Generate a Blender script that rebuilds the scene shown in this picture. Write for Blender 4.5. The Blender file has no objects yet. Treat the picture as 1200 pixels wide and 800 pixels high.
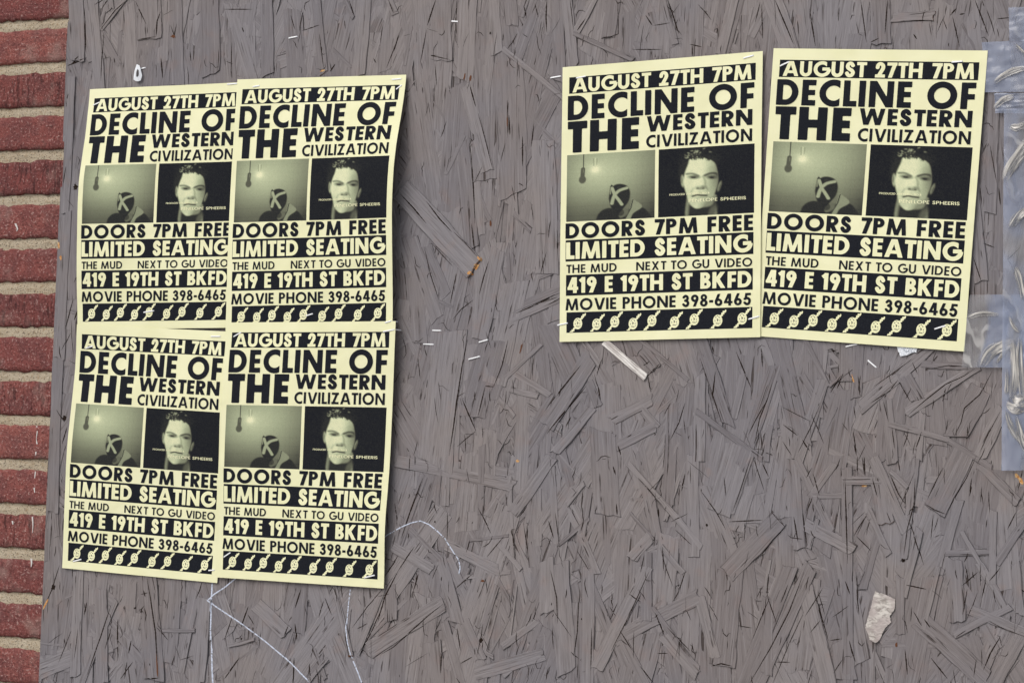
import bpy, math, random
import numpy as np
from mathutils import Matrix, Vector
from mathutils.geometry import tessellate_polygon
from mathutils.bvhtree import BVHTree

# ------------------------------------------------------------------ camera
D = 2.3656                       # distance from the camera to the face of the board
SC = bpy.context.scene
COL = SC.collection
YAW, PITCH, ROLL, FPX = .5082, .0484, .0354, 3125.0
_f = np.array([-math.sin(YAW)*math.cos(PITCH), math.cos(YAW)*math.cos(PITCH), math.sin(PITCH)])
_r0 = np.cross(_f, [0, 0, 1]); _r0 /= np.linalg.norm(_r0); _u0 = np.cross(_r0, _f)
_r = _r0*math.cos(ROLL)+_u0*math.sin(ROLL); _u = -_r0*math.sin(ROLL)+_u0*math.cos(ROLL)
cam = bpy.data.cameras.new("camera"); cam.sensor_width = 36; cam.lens = FPX/1200*36
cam.clip_start = .05; cam.clip_end = 500
camo = bpy.data.objects.new("camera", cam); COL.objects.link(camo)
camo.matrix_world = Matrix([[_r[0], _u[0], -_f[0], 0], [_r[1], _u[1], -_f[1], 0], [_r[2], _u[2], -_f[2], 0], [0, 0, 0, 1]])
SC.camera = camo
# ------------------------------------------------------------------ light
SUN_EL, SUN_AZ = math.radians(44), math.radians(-22)      # azimuth: seen from the wall, to the left
world = bpy.data.worlds.new("World"); SC.world = world; world.use_nodes = True
wn = world.node_tree.nodes; wl = world.node_tree.links
bg = wn["Background"]; bg.inputs[1].default_value = .12
sky = wn.new("ShaderNodeTexSky"); sky.sky_type = 'NISHITA'; sky.sun_disc = False
sky.sun_elevation = SUN_EL; sky.dust_density = 3.0; sky.air_density = 1.0; sky.ozone_density = .6
sd = Vector((math.sin(SUN_AZ)*math.cos(SUN_EL), -math.cos(SUN_AZ)*math.cos(SUN_EL), math.sin(SUN_EL)))   # towards the sun
sky.sun_rotation = math.atan2(sd.x, sd.y)
hs = wn.new("ShaderNodeHueSaturation"); hs.inputs['Saturation'].default_value = .45
wl.new(sky.outputs[0], hs.inputs['Color']); wl.new(hs.outputs[0], bg.inputs[0])
sun = bpy.data.lights.new("sun", 'SUN'); sun.energy = 1.35; sun.angle = math.radians(48); sun.color = (1, .965, .91)
suno = bpy.data.objects.new("sun", sun); COL.objects.link(suno)
suno.rotation_euler = sd.to_track_quat('Z', 'Y').to_euler()
SC.view_settings.view_transform = 'Standard'; SC.view_settings.look = 'None'
SC.view_settings.exposure = 0.10; SC.view_settings.gamma = 1

R = random.Random(7)
NR = np.random.default_rng(5)

def U(x, y, h=0.0):
    "the place of a point seen at (x, y) in the photograph, h metres in front of the board's face"
    v = _r*(x-600)+_u*(400-y)+_f*FPX
    v = v/v[1]*(D-h)
    return v

# ------------------------------------------------------------------ helpers
def tag(o, label=None, cat=None, group=None, kind=None):
    if label: o['label'] = label
    if cat: o['category'] = cat
    if group: o['group'] = group
    if kind: o['kind'] = kind
    return o

def empty(name, loc, *a, **k):
    o = bpy.data.objects.new(name, None); COL.objects.link(o); o.location = loc
    return tag(o, *a, **k)

def mesh_obj(name, V, F, mat, parent=None, uv=None, col=None, smooth=False, origin=None):
    V = np.asarray(V, float).reshape(-1, 3)
    org = np.array(parent.location if parent else (0, 0, 0), float) if origin is None else np.asarray(origin, float)
    me = bpy.data.meshes.new(name)
    me.from_pydata((V-org).tolist(), [], [tuple(int(i) for i in f) for f in F])
    if uv is not None:
        l = me.uv_layers.new(name="UVMap")
        idx = np.zeros(len(me.loops), np.int32); me.loops.foreach_get("vertex_index", idx)
        l.data.foreach_set("uv", np.asarray(uv, np.float32)[idx].ravel())
    if col is not None:
        c = me.color_attributes.new("Cd", 'FLOAT_COLOR', 'POINT')
        c.data.foreach_set("color", np.asarray(col, np.float32).ravel())
    if smooth:
        me.polygons.foreach_set("use_smooth", [True]*len(me.polygons))
    me.materials.append(mat)
    o = bpy.data.objects.new(name, me); COL.objects.link(o)
    if parent:
        o.parent = parent
        if origin is not None: o.location = Vector(org)-parent.location
    elif origin is not None:
        o.location = Vector(org)
    return o

class M:
    def __init__(s, name):
        s.m = bpy.data.materials.new(name); s.m.use_nodes = True
        s.n = s.m.node_tree.nodes; s.l = s.m.node_tree.links
        s.b = s.n["Principled BSDF"]; s.out = s.n["Material Output"]
    def add(s, t, **k):
        nd = s.n.new(t)
        for a, v in k.items(): setattr(nd, a, v)
        return nd
    def lk(s, a, b): s.l.new(a, b)
    def val(s, sock, v):
        if hasattr(v, 'links'): s.lk(v, sock)
        else: sock.default_value = v
    def math(s, op, a, b=0.0, clamp=False):
        nd = s.add("ShaderNodeMath", operation=op, use_clamp=clamp); s.val(nd.inputs[0], a); s.val(nd.inputs[1], b); return nd.outputs[0]
    def noise(s, vec, scale, detail=2.0, rough=.5, dist=0.0):
        nd = s.add("ShaderNodeTexNoise"); s.lk(vec, nd.inputs['Vector']); nd.inputs['Scale'].default_value = scale
        nd.inputs['Detail'].default_value = detail; nd.inputs['Roughness'].default_value = rough; nd.inputs['Distortion'].default_value = dist
        return nd.outputs['Fac']
    def ramp(s, fac, a, b, c0=0.0, c1=1.0):
        nd = s.add("ShaderNodeMapRange", clamp=True, interpolation_type='SMOOTHSTEP'); s.lk(fac, nd.inputs[0])
        nd.inputs[1].default_value = a; nd.inputs[2].default_value = b; nd.inputs[3].default_value = c0; nd.inputs[4].default_value = c1
        return nd.outputs[0]
    def mix(s, fac, a, b, blend='MIX'):
        nd = s.add("ShaderNodeMix", data_type='RGBA', blend_type=blend); s.val(nd.inputs[0], fac)
        for i, v in ((6, a), (7, b)):
            if hasattr(v, 'links'): s.lk(v, nd.inputs[i])
            else: nd.inputs[i].default_value = (*v, 1)
        return nd.outputs[2]
    def mapping(s, vec, scale, loc=(0, 0, 0)):
        nd = s.add("ShaderNodeMapping"); s.lk(vec, nd.inputs[0]); nd.inputs['Scale'].default_value = scale; nd.inputs['Location'].default_value = loc
        return nd.outputs[0]
    def pos(s): return s.add("ShaderNodeNewGeometry").outputs['Position']
    def bump(s, h, strength, dist):
        nd = s.add("ShaderNodeBump"); s.lk(h, nd.inputs['Height']); nd.inputs['Strength'].default_value = strength; nd.inputs['Distance'].default_value = dist
        s.lk(nd.outputs[0], s.b.inputs['Normal']); return nd
    def base(s, c):
        if hasattr(c, 'links'): s.lk(c, s.b.inputs['Base Color'])
        else: s.b.inputs['Base Color'].default_value = (*c, 1)
    def rough(s, v): s.val(s.b.inputs['Roughness'], v)
    def spec(s, v): s.b.inputs['Specular IOR Level'].default_value = v

def simple(name, c, rough=.6, spec=.3, metal=0.0):
    m = M(name); m.base(c); m.rough(rough); m.spec(spec); m.b.inputs['Metallic'].default_value = metal; return m.m

# painted flakes: the grain runs along each flake (UV: across, along in metres; Cd: dark edge for gap shade, bare wood, tint)
def mat_flake():
    m = M("painted_flake")
    uv = m.add("ShaderNodeUVMap").outputs[0]
    cd = m.add("ShaderNodeVertexColor", layer_name="Cd")
    sep = m.add("ShaderNodeSeparateColor"); m.lk(cd.outputs[0], sep.inputs[0])
    edge, raw, tint = sep.outputs[0], sep.outputs[1], sep.outputs[2]
    p = m.pos()
    g1 = m.noise(m.mapping(uv, (420, 22, 1)), 1, 3, .6, .3)
    g2 = m.noise(m.mapping(uv, (900, 60, 1), (13, 5, 2)), 1, 2, .6)
    g3 = m.noise(m.mapping(uv, (300, 19, 1), (3, 51, 7)), 1, 2, .5, .4)
    patch = m.noise(p, 9, 3, .55)
    patch2 = m.noise(m.mapping(p, (1, 1, 1), (4, 2, 9)), 38, 3, .6)
    c = m.mix(m.ramp(patch, .36, .66), (.196, .184, .198), (.212, .188, .186))
    c = m.mix(m.ramp(patch2, .55, .75, 0, .55), c, (.225, .178, .170))
    c = m.mix(m.ramp(tint, 0, 1, 0, 1), m.mix(1, c, (.90, .89, .90), 'MULTIPLY'), m.mix(1, c, (1.13, 1.13, 1.125), 'MULTIPLY'))
    c = m.mix(m.ramp(g1, .3, .55, .30, 0), c, (.075, .064, .062))  # grain grooves: shade put into the colour, as the bump shades weakly
    g4 = m.noise(m.mapping(uv, (520, 14, 1), (9, 31, 4)), 1, 2, .5, .3)
    c = m.mix(m.math('MULTIPLY', m.ramp(g4, .61, .65, 0, .5), m.ramp(patch2, .36, .6, .25, 1)), c, (.060, .045, .040))
    c = m.mix(m.ramp(g4, .40, .36, 0, .22), c, (.34, .32, .33))
    # narrow splits along the grain, their shade coloured in dark brown
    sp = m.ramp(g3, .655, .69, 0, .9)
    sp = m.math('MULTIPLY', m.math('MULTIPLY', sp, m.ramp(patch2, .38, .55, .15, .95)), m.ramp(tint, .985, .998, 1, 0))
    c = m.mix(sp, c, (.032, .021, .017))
    # worn and broken rims of the flakes, gap shade coloured in dark
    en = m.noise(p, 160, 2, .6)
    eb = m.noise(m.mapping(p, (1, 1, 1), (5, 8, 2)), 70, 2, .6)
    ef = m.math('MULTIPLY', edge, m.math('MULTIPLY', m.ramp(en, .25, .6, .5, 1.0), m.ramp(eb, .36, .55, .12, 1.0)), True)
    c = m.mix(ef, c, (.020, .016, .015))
    rw = m.mix(g1, (.42, .18, .05), (.30, .14, .06))
    c = m.mix(m.math('MULTIPLY', raw, m.ramp(en, .3, .5, .3, 1), True), c, rw)
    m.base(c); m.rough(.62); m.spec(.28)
    h = m.math('SUBTRACT', m.math('ADD', g1, m.math('MULTIPLY', g2, .35)), m.math('MULTIPLY', sp, 1.5))
    m.bump(h, .8, .0009)
    return m.m
FLAKE = mat_flake()
CRACK = simple("gap_shade_dark_mark", (.020, .013, .010), .9, .1)  # dark brown standing in for shade in gaps; also for small marks and knots

# ------------------------------------------------------------------ the ground in front
def mat_pave():
    m = M("concrete"); p = m.pos(); m.base(m.mix(m.noise(p, 3, 5), (.26, .25, .24), (.38, .37, .35))); m.rough(.9); return m.m
g = 60
ground = mesh_obj("pavement", [(-g, -g, -1.6), (g, -g, -1.6), (g, D+.4, -1.6), (-g, D+.4, -1.6)], [(0, 1, 2, 3)], mat_pave())
tag(ground, kind='structure')

# ------------------------------------------------------------------ brick wall behind the board
BW = .013                        # the bricks lie this far behind the face of the board
EDGE_X = float((U(80, 0)[0]+U(44, 800)[0])/2)
def mat_brick(grooved, name):
    m = M(name); p = m.pos(); oi = m.add("ShaderNodeObjectInfo").outputs['Random']
    n1 = m.noise(p, 60, 4, .6); n2 = m.noise(p, 360, 3, .7); n3 = m.noise(m.mapping(p, (1, 1, .18)), 300, 3, .6, .4)
    c = m.mix(m.ramp(oi, 0, 1), (.225, .066, .060), (.300, .100, .085))
    c = m.mix(m.ramp(n1, .35, .7, 0, .7), c, (.150, .058, .058))
    c = m.mix(m.ramp(n2, .565, .66, 0, .8), c, (.46, .30, .27))
    c = m.mix(m.ramp(n2, .36, .47, .65, 0), c, (.075, .026, .025))
    if grooved: c = m.mix(m.ramp(n3, .54, .64, 0, .7), c, (.055, .020, .020))
    sm = m.noise(m.mapping(p, (1, 1, 1), (3, 3, 3)), 25, 3, .6)
    c = m.mix(m.ramp(sm, .52, .75, 0, .5), c, (.36, .25, .22))
    m.base(c); m.rough(.85); m.spec(.2)
    h = m.math('SUBTRACT', n2, m.math('MULTIPLY', n3, 1.6 if grooved else .3))
    m.bump(h, 1.0, .003)
    return m.m
BRICK = [mat_brick(False, "brick_face_smooth"), mat_brick(True, "brick_face_scored")]
def mat_mortar():
    m = M("mortar"); p = m.pos(); n = m.noise(p, 260, 4, .7); n2 = m.noise(p, 30, 3); n3 = m.noise(m.mapping(p, (1, 1, 1), (7, 7, 1)), 600, 2, .6)
    c = m.mix(n2, (.40, .32, .22), (.54, .48, .38)); c = m.mix(m.ramp(n, .50, .66, 0, .6), c, (.30, .20, .11))
    c = m.mix(m.ramp(n3, .57, .66, 0, .85), c, (.08, .065, .05)); m.base(c); m.rough(.95); m.spec(.1)
    m.bump(m.math('ADD', n, n3), .8, .0022); return m.m
MORTAR = mat_mortar()
pz = []
for i, y in enumerate([28.5, 81, 131.7, 182.5, 234.7, 286, 337.7, 391, 442.5, 493, 542.7, 595.5, 647, 699, 748.5]):
    pz.append(U(2, y, -BW)[2])
PITCH_Z = (pz[0]-pz[-1])/(len(pz)-1); Z0 = sum(z+i*PITCH_Z for i, z in enumerate(pz))/len(pz)   # height of the first joint's centre line
BH = PITCH_Z*.765; BL = .200; BJ = .0125
bwall = empty("brick_wall", (EDGE_X-.1, D+BW, -.6), "red brick wall with sandy mortar along the left edge, behind the painted board", "wall")
def brick_mesh(seed, mat):
    rr = np.random.default_rng(seed)
    nx, nz = 26, 7
    V = []; F = []
    bev = .0022
    xs = np.concatenate([[0, bev], np.linspace(bev, BL-bev, nx)[1:-1], [BL-bev, BL]])
    zs = np.concatenate([[0, bev], np.linspace(bev, BH-bev, nz)[1:-1], [BH-bev, BH]])
    nX, nZ = len(xs), len(zs)
    for j, z in enumerate(zs):
        for i, x in enumerate(xs):
            e = (i in (0, nX-1)) or (j in (0, nZ-1))
            y = (bev*1.1 if e else 0)+rr.normal()*.00025
            jx = rr.normal()*.0005 if e else 0; jz = rr.normal()*.0009 if e else 0
            V.append((x+jx, y, z+jz))
    n0 = len(V)
    for j in range(nZ-1):
        for i in range(nX-1):
            a = j*nX+i; F.append((a, a+1, a+nX+1, a+nX))
    ring = [i for i in range(nX)]+[j*nX+nX-1 for j in range(1, nZ)]+[(nZ-1)*nX+i for i in range(nX-2, -1, -1)]+[j*nX for j in range(nZ-2, 0, -1)]
    for k in ring: V.append((V[k][0], .05, V[k][2]))
    m = len(ring)
    for k in range(m):
        a, b = ring[k], ring[(k+1) % m]; F.append((b, a, n0+k, n0+(k+1) % m))
    me = bpy.data.meshes.new("brick"); me.from_pydata(V, [], F); me.materials.append(mat)
    me.polygons.foreach_set("use_smooth", [True]*len(F))
    return me
bmeshes = [brick_mesh(s, BRICK[s % 2]) for s in range(8)]
for row in range(-5, 21):
    zc = Z0-row*PITCH_Z             # joint centre above this brick
    z = zc-PITCH_Z/2-BH/2
    x0 = EDGE_X-.118 if row % 2 else EDGE_X-.165
    for k in range(-3, 2):
        x = x0+k*(BL+BJ)
        pick = (0, 3, 4, 1, 2, 5, 6, 7)[(row*3+k*5) % 8]
        if row in (1, 3, 6, 8, 11): pick |= 1
        elif k == -0: pick &= 6
        b = bpy.data.objects.new("brick", bmeshes[pick]); COL.objects.link(b); b.parent = bwall
        b.location = Vector((x+R.uniform(-.001, .001), D+BW+R.uniform(-.0008, .0008), z+R.uniform(-.0006, .0006)))-bwall.location
# mortar: a rough sheet standing a little back from the brick faces
nx, nz = 90, 520
xa, xb, za, zb = EDGE_X-.80, EDGE_X+.30, Z0-20.6*PITCH_Z, Z0+4.6*PITCH_Z
V = []; F = []
for j in range(nz+1):
    z = za+(zb-za)*j/nz
    ph = ((z-Z0)/PITCH_Z) % 1.0; ph = ph-1 if ph > .5 else ph      # distance from the joint's centre, in courses
    for i in range(nx+1):
        x = xa+(xb-xa)*i/nx
        slope = .0022+.014*max(0, ph)                               # struck joint: the upper part slopes back
        V.append((x, D+BW+slope+NR.normal()*.0005, z))
for j in range(nz):
    for i in range(nx):
        a = j*(nx+1)+i; F.append((a, a+1, a+nx+2, a+nx+1))
mesh_obj("mortar", V, F, MORTAR, bwall, smooth=True)
DRIP = simple("white_paint_drip", (.62, .58, .56), .7, .2)

# ------------------------------------------------------------------ the flake board
BX0, BX1, BZ0, BZ1 = EDGE_X, U(1200, 400)[0]+.30, U(600, 800)[2]-.22, U(600, 0)[2]+.22
board = empty("flake_board", (float(BX0), D+.012, float(BZ0)), "grey-brown painted flake board covering the brick wall, with rough overlapping wood flakes", "board")
bxs = [BX0+.002, BX1]; V = []; F = []
for y in (D+.0022, D+.0120):
    for z in (BZ0, BZ1):
        for x in bxs: V.append((x, y, z))
F = [(0, 1, 3, 2), (5, 4, 6, 7), (0, 4, 5, 1), (2, 3, 7, 6), (0, 2, 6, 4), (1, 5, 7, 3)]
mesh_obj("panel", V, F, FLAKE, board, uv=[(v[0], v[2]) for v in V], col=[(.3, 0, .4, 1)]*8)

FV = []; FF = []    # all flakes together, for dropping thin things onto their surface
def flake_geom(x0, z0, x1, z1, w, top, edge=.8, jag=.0012, raw0=0.0, raw1=0.0, tint=.5, curl=0.0, rr=R, sides=(1, 1), slant=None, bow=0.0):
    "one flake: a ragged slab from (x0,z0) to (x1,z1) on the board, its upper face at depth `top`"
    d = np.array([x1-x0, z1-z0]); L = float(np.hypot(*d)); d /= L; n = np.array([-d[1], d[0]])   # n: to the left of the run
    big = w > .008
    ns = int(min(14, max(4, L/.009))); nt = 5 if big else 3
    ts = np.linspace(-1, 1, nt)
    sl0 = rr.uniform(-.5, .5) if slant is None else slant[0]; sl1 = rr.uniform(-.5, .5) if slant is None else slant[1]
    j0 = [rr.uniform(-1, 1)*jag for _ in ts]; j1 = [rr.uniform(-1, 1)*jag for _ in ts]
    ph = [rr.uniform(0, 6.28) for _ in range(6)]
    tilt = rr.uniform(-.00018, .00018); tl = rr.uniform(-.00022, .00022)
    th = .00045 if big else .0003
    V = []; uv = []; col = []
    uo, vo = rr.uniform(0, 50), rr.uniform(0, 50)
    rows = ns+1
    def sidenoise(s, k):
        return 1+.05*math.sin(s*7+ph[k])+.035*math.sin(s*19+ph[k+2])
    for i in range(-1, rows+1):
        ii = min(max(i, 0), ns); s = ii/ns
        for jx in range(-1, nt+1):
            jj = min(max(jx, 0), nt-1); t = ts[jj]
            sk = (i < 0) or (i >= rows) or (jx < 0) or (jx >= nt)
            hw = w/2*(sidenoise(s, 0) if t > 0 else sidenoise(s, 1))
            a = s*L
            endw = max(0, 1-s*6); a += endw*(sl0*t*w*.5+j0[jj]); endw = max(0, 1-(1-s)*6); a += endw*(sl1*t*w*.5+j1[jj])
            tt = t*hw+bow*math.sin(math.pi*s)
            y = top+tilt*t+tl*(s-.5)*2-curl*max(0, (s-.7)/.3)**2+(0 if sk else rr.uniform(-.00006, .00006))
            cE = 0.0
            if sk:
                y += th*1.3
                sw = (.00034*edge)*(1.0+.9*math.sin(s*9+ph[4]+jx)) 
                if jx < 0: tt -= sw*sides[0]+.00005
                if jx >= nt: tt += sw*sides[1]+.00005
                if i < 0: a -= (.00034*edge)+.00005
                if i >= rows: a += (.00045*edge)+.00005
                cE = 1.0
            c = np.array([x0, z0])+d*a+n*tt
            V.append((c[0], y, c[1])); uv.append((tt+uo, a+vo))
            rw = 0.0
            if raw0 and i < 0: rw = raw0
            if raw1 and i >= rows: rw = raw1
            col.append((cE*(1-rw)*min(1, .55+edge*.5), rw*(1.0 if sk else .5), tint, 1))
    C = nt+2; F = []
    for i in range(rows+1):
        for j in range(C-1):
            a = i*C+j; F.append((a, a+C, a+C+1, a+1))
    return V, F, uv, col

def clampx(V):      # nothing stands out past the sawn left edge of the board
    return [(max(v[0], BX0+(v[1]-D)*.05), v[1], v[2]) for v in V]

def covered(x, z):  # under the middle of a poster
    for (xa, xb, za, zb) in ((-1.86, -1.47, -.11, .40), (-1.255, -1.065, .145, .40), (-1.03, -.84, .145, .40)):
        if xa < x < xb and za < z < zb: return True
    return False

FX0, FX1 = U(0, 400)[0], U(1200, 400)[0]; FZ0, FZ1 = U(600, 800)[2]-.01, U(600, 0)[2]+.01
flakes = []          # (geometry, size in view, keep-as-part score)
NB = 5200
for k in range(NB):
    q = k/NB
    x = R.uniform(BX0+.002, BX1-.01); z = R.uniform(BZ0+.01, BZ1-.01)
    roughzone = min(1, max(0, (.26-z)/.25))           # the upper part is smoother and runs more upright
    roughzone = max(roughzone, .2)
    t = R.random()
    if t < .62-.16*roughzone: ang = R.gauss(-3, 8)
    elif t < .93-.08*roughzone: ang = R.gauss(0, 30)
    else: ang = R.uniform(-90, 90)
    kind = R.random()
    if kind < .40: w = R.uniform(.012, .036); L = R.uniform(.06, .18)
    elif kind < .74: w = R.uniform(.005, .013); L = R.uniform(.035, .12)
    else: w = R.uniform(.0018, .0045); L = R.uniform(.018, .07)
    if q > .8 and kind < .4 and abs(ang) > 25: ang *= .5
    a = math.radians(ang); dx, dz = math.sin(a)*L/2, math.cos(a)*L/2
    top = D+.0022-(.0012+.0005*roughzone)*q-.0005*(1-roughzone)
    e = R.uniform(.25, 1.0)*(.42+.85*roughzone)
    if R.random() < .10: e *= 1.6
    raw = .7 if R.random() < .010 and w < .012 else 0
    sd0 = (R.choice((.2, 1, 1.3)), R.choice((.4, 1, 1.3)))
    G = flake_geom(x-dx, z+dz, x+dx, z-dz, w, top, e, jag=R.choice((.0005, .0012, .0025)), raw1=raw, tint=R.random(), sides=sd0)
    G = (clampx(G[0]),)+G[1:]
    vis = FX0 < x < FX1 and FZ0 < z < FZ1 and not covered(x, z)
    flakes.append((G, q, w*L if vis else 0))
# flakes read off the photograph: x0,y0,x1,y1,width (pixels of the photograph), options
T = [
(576,-30,582,63,13,{}),(589,57,662,116,6,{'c':1}),(515,-40,517,71,25,{'e':.5}),(550,-30,544,95,20,{'raw':1,'e':.5}),(596,-20,600,30,15,{}),
(598,72,601,228,32,{'e':.7}),(652,-10,656,95,14,{'e':.6}),(546,98,571,201,15,{}),(540,168,553,290,17,{}),(464,228,502,266,9,{}),
(636,165,641,320,27,{'e':.8}),(602,250,622,270,6,{}),(544,158,522,204,4,{}),(499,288,523,347,13,{}),(480,278,512,374,17,{}),
(583,292,563,398,17,{}),(605,330,578,450,28,{'e':.7}),(597,363,672,331,9,{}),(600,374,668,345,8,{}),(515,353,530,360,3,{}),
(487,325,492,402,18,{'e':.5}),(526,388,509,545,40,{'e':1.2}),(577,398,553,488,30,{'e':1.2}),(541,466,552,508,12,{'e':1.3}),(592,425,578,468,11,{}),
(604,438,644,463,7,{}),(598,456,630,464,6,{}),(634,403,592,443,5,{}),(584,468,602,488,6,{}),(464,540,602,569,13,{}),
(525,515,521,592,9,{}),(565,522,563,602,7,{}),(517,538,512,591,5,{}),(646,535,600,602,14,{}),(597,558,601,655,5,{}),
(549,633,596,627,3,{}),(584,638,610,667,5,{}),(522,638,584,668,12,{}),(460,640,506,667,12,{}),(497,556,466,642,8,{}),
(432,762,519,706,18,{'e':1.2}),(516,655,536,729,14,{}),(456,688,458,726,15,{}),(506,752,511,818,21,{}),(520,728,541,803,10,{}),
(543,728,563,772,14,{}),(556,789,637,766,15,{}),(628,727,588,757,8,{}),(582,686,564,742,6,{}),(640,655,641,717,17,{}),
(738,392,769,431,14,{}),(750,398,806,446,4,{'c':1}),(640,498,692,418,20,{'e':1.0}),(690,448,701,476,10,{}),(693,478,650,530,11,{}),
(717,492,764,468,12,{}),(724,521,768,499,12,{}),(752,479,770,500,9,{}),(820,440,819,540,13,{}),(820,394,853,497,15,{'e':1.2,'sl':(0,.9)}),
(736,543,822,641,6,{'c':1,'e':1.2}),(706,505,712,603,30,{'e':.9}),(684,566,664,591,5,{}),(690,572,675,668,9,{}),(654,638,690,607,4,{}),
(740,654,762,628,13,{}),(812,533,813,652,14,{}),(775,640,801,671,6,{}),(738,600,766,631,3,{}),(680,625,700,672,8,{}),
(655,660,664,787,22,{'e':.9}),(689,665,688,812,14,{'e':1.1}),(757,664,699,783,15,{'e':1.2}),(722,748,818,699,16,{}),(764,712,818,787,6,{'c':1}),
(778,744,817,788,15,{}),(757,645,757,727,13,{}),(726,742,762,812,10,{}),(871,438,859,490,9,{}),(912,398,937,510,22,{'e':.9,'sl':(0,1.4)}),
(908,428,868,548,15,{'e':1.2}),(892,398,906,434,10,{}),(816,482,893,538,6,{'c':1}),(944,398,970,452,5,{}),(940,440,957,470,8,{}),
(964,446,934,540,14,{}),(1006,398,1003,466,12,{}),(972,452,1002,428,3,{}),(903,498,898,540,6,{}),(865,520,842,601,28,{'e':.7}),
(883,528,857,602,6,{'e':1.1}),(913,607,852,672,23,{'e':1.2,'sl':(0,0)}),(933,538,974,622,9,{}),(978,543,950,582,8,{}),(952,580,988,580,6,{}),
(929,538,937,642,13,{}),(943,614,1000,644,14,{}),(992,548,994,810,12,{'e':1.1}),(988,563,1033,563,9,{}),(958,608,947,642,5,{}),
(856,668,846,779,30,{'e':.7,'t':.2}),(950,664,885,808,17,{'e':1.1}),(925,664,866,815,18,{'e':.9}),(944,690,972,806,19,{'e':1.2}),(986,748,992,796,24,{}),
(1090,406,1008,478,14,{'e':1.1}),(1058,436,1076,468,15,{}),(1146,428,1062,484,12,{'e':1.2}),(1080,426,1134,429,8,{}),(1043,497,1112,515,6,{'c':1}),
(1108,514,1162,548,6,{'c':1}),(1150,456,1120,512,25,{'e':1.2}),(1081,478,1077,538,7,{}),(1174,478,1148,536,16,{}),(1038,468,1046,542,13,{}),
(1131,525,1096,598,27,{'e':1.2,'sl':(0,.1)}),(1074,536,1059,655,8,{'e':1.2}),(1023,536,1062,622,13,{}),(1043,552,1063,571,5,{}),(1029,556,1038,613,19,{'raw':.6}),
(1018,598,1041,650,8,{}),(1148,543,1192,588,11,{}),(1108,648,1162,647,6,{}),(1127,622,1154,668,5,{'c':1}),(1164,598,1163,684,8,{}),
(1204,606,1168,660,9,{}),(1124,586,1099,674,11,{}),(1148,660,1177,713,9,{}),(1118,744,1184,711,8,{}),(1137,714,1210,744,11,{'e':1.2}),
(1078,726,1157,797,23,{'e':1.1}),(1117,655,1122,728,19,{}),(1100,664,1082,737,5,{'c':1}),(1055,676,1055,742,10,{}),(1198,738,1162,806,18,{}),
(175,-20,176,46,27,{'e':1.1,'sl':(0,0)}),(88,-20,91,72,17,{'e':.7}),(149,-4,118,35,4,{}),(402,-6,414,21,4,{}),(369,-12,379,86,10,{'raw':.7}),
(454,-4,463,17,8,{}),(170,652,181,796,22,{'e':.9}),(92,668,88,792,12,{}),(136,703,94,806,6,{}),(190,738,228,738,4,{}),
(268,756,298,748,4,{'c':1}),(388,672,411,768,6,{'raw':.8}),(300,708,336,742,16,{}),(450,684,418,764,8,{}),(362,798,384,771,4,{'c':1}),
(722,-22,713,43,15,{}),(672,39,742,70,5,{'c':1}),(697,-4,674,39,9,{}),(662,-14,672,78,12,{'e':.9}),(776,-6,791,52,8,{}),
(862,-14,844,64,12,{'e':.6}),(1046,21,1094,19,10,{'raw':.5}),(902,-14,926,58,22,{'e':.6}),(1030,-14,1033,52,23,{'e':.6}),(1136,180,1150,330,16,{'e':.7}),
(1165,100,1160,250,14,{'e':.6}),(245,-15,247,88,22,{'e':.4}),(312,-12,314,88,14,{'e':.5}),(205,-10,208,100,15,{'e':.5}),(108,-10,118,120,12,{'e':.7}),
(428,-12,420,90,16,{'e':.5}),(1078,620,1058,700,9,{}),(1190,660,1196,720,10,{}),(900,700,898,790,13,{'e':.7}),(820,700,838,770,12,{}),
(84,90,76,250,9,{'e':.4}),(78,250,70,420,11,{'e':.4}),(68,420,62,600,12,{'e':.4}),(118,690,120,800,14,{'e':.6}),(240,700,232,800,15,{'e':.6}),
(470,222,556,314,27,{'e':1.3,'raw':1,'t':1.0,'sl':(0,-.1),'smooth':1}),
]
n_tr = len(T)
for k, (x0, y0, x1, y1, w, o) in enumerate(T):
    a = U(x0, y0); b = U(x1, y1)
    mx, my = (x0+x1)/2, (y0+y1)/2
    dx, dy = x1-x0, y1-y0; L = math.hypot(dx, dy)
    c = U(mx+w/2*dy/L, my-w/2*dx/L)-U(mx-w/2*dy/L, my+w/2*dx/L); wm = float(np.hypot(c[0], c[2]))
    top = D+.0003-.0007*k/n_tr-(.0003 if o.get('c') else 0)-(.0008 if o.get('smooth') else 0)
    G = flake_geom(a[0], a[2], b[0], b[2], wm, top, o.get('e', .95), jag=.0012 if w > 8 else .0004, raw1=o.get('raw', 0), tint=o.get('t', R.random()),
                   curl=.0003 if w > 12 else 0, slant=o.get('sl'), bow=R.uniform(-.0006, .0006) if w > 6 else R.uniform(-.001, .001))
    flakes.append(((clampx(G[0]),)+G[1:], 2, 1))
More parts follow.
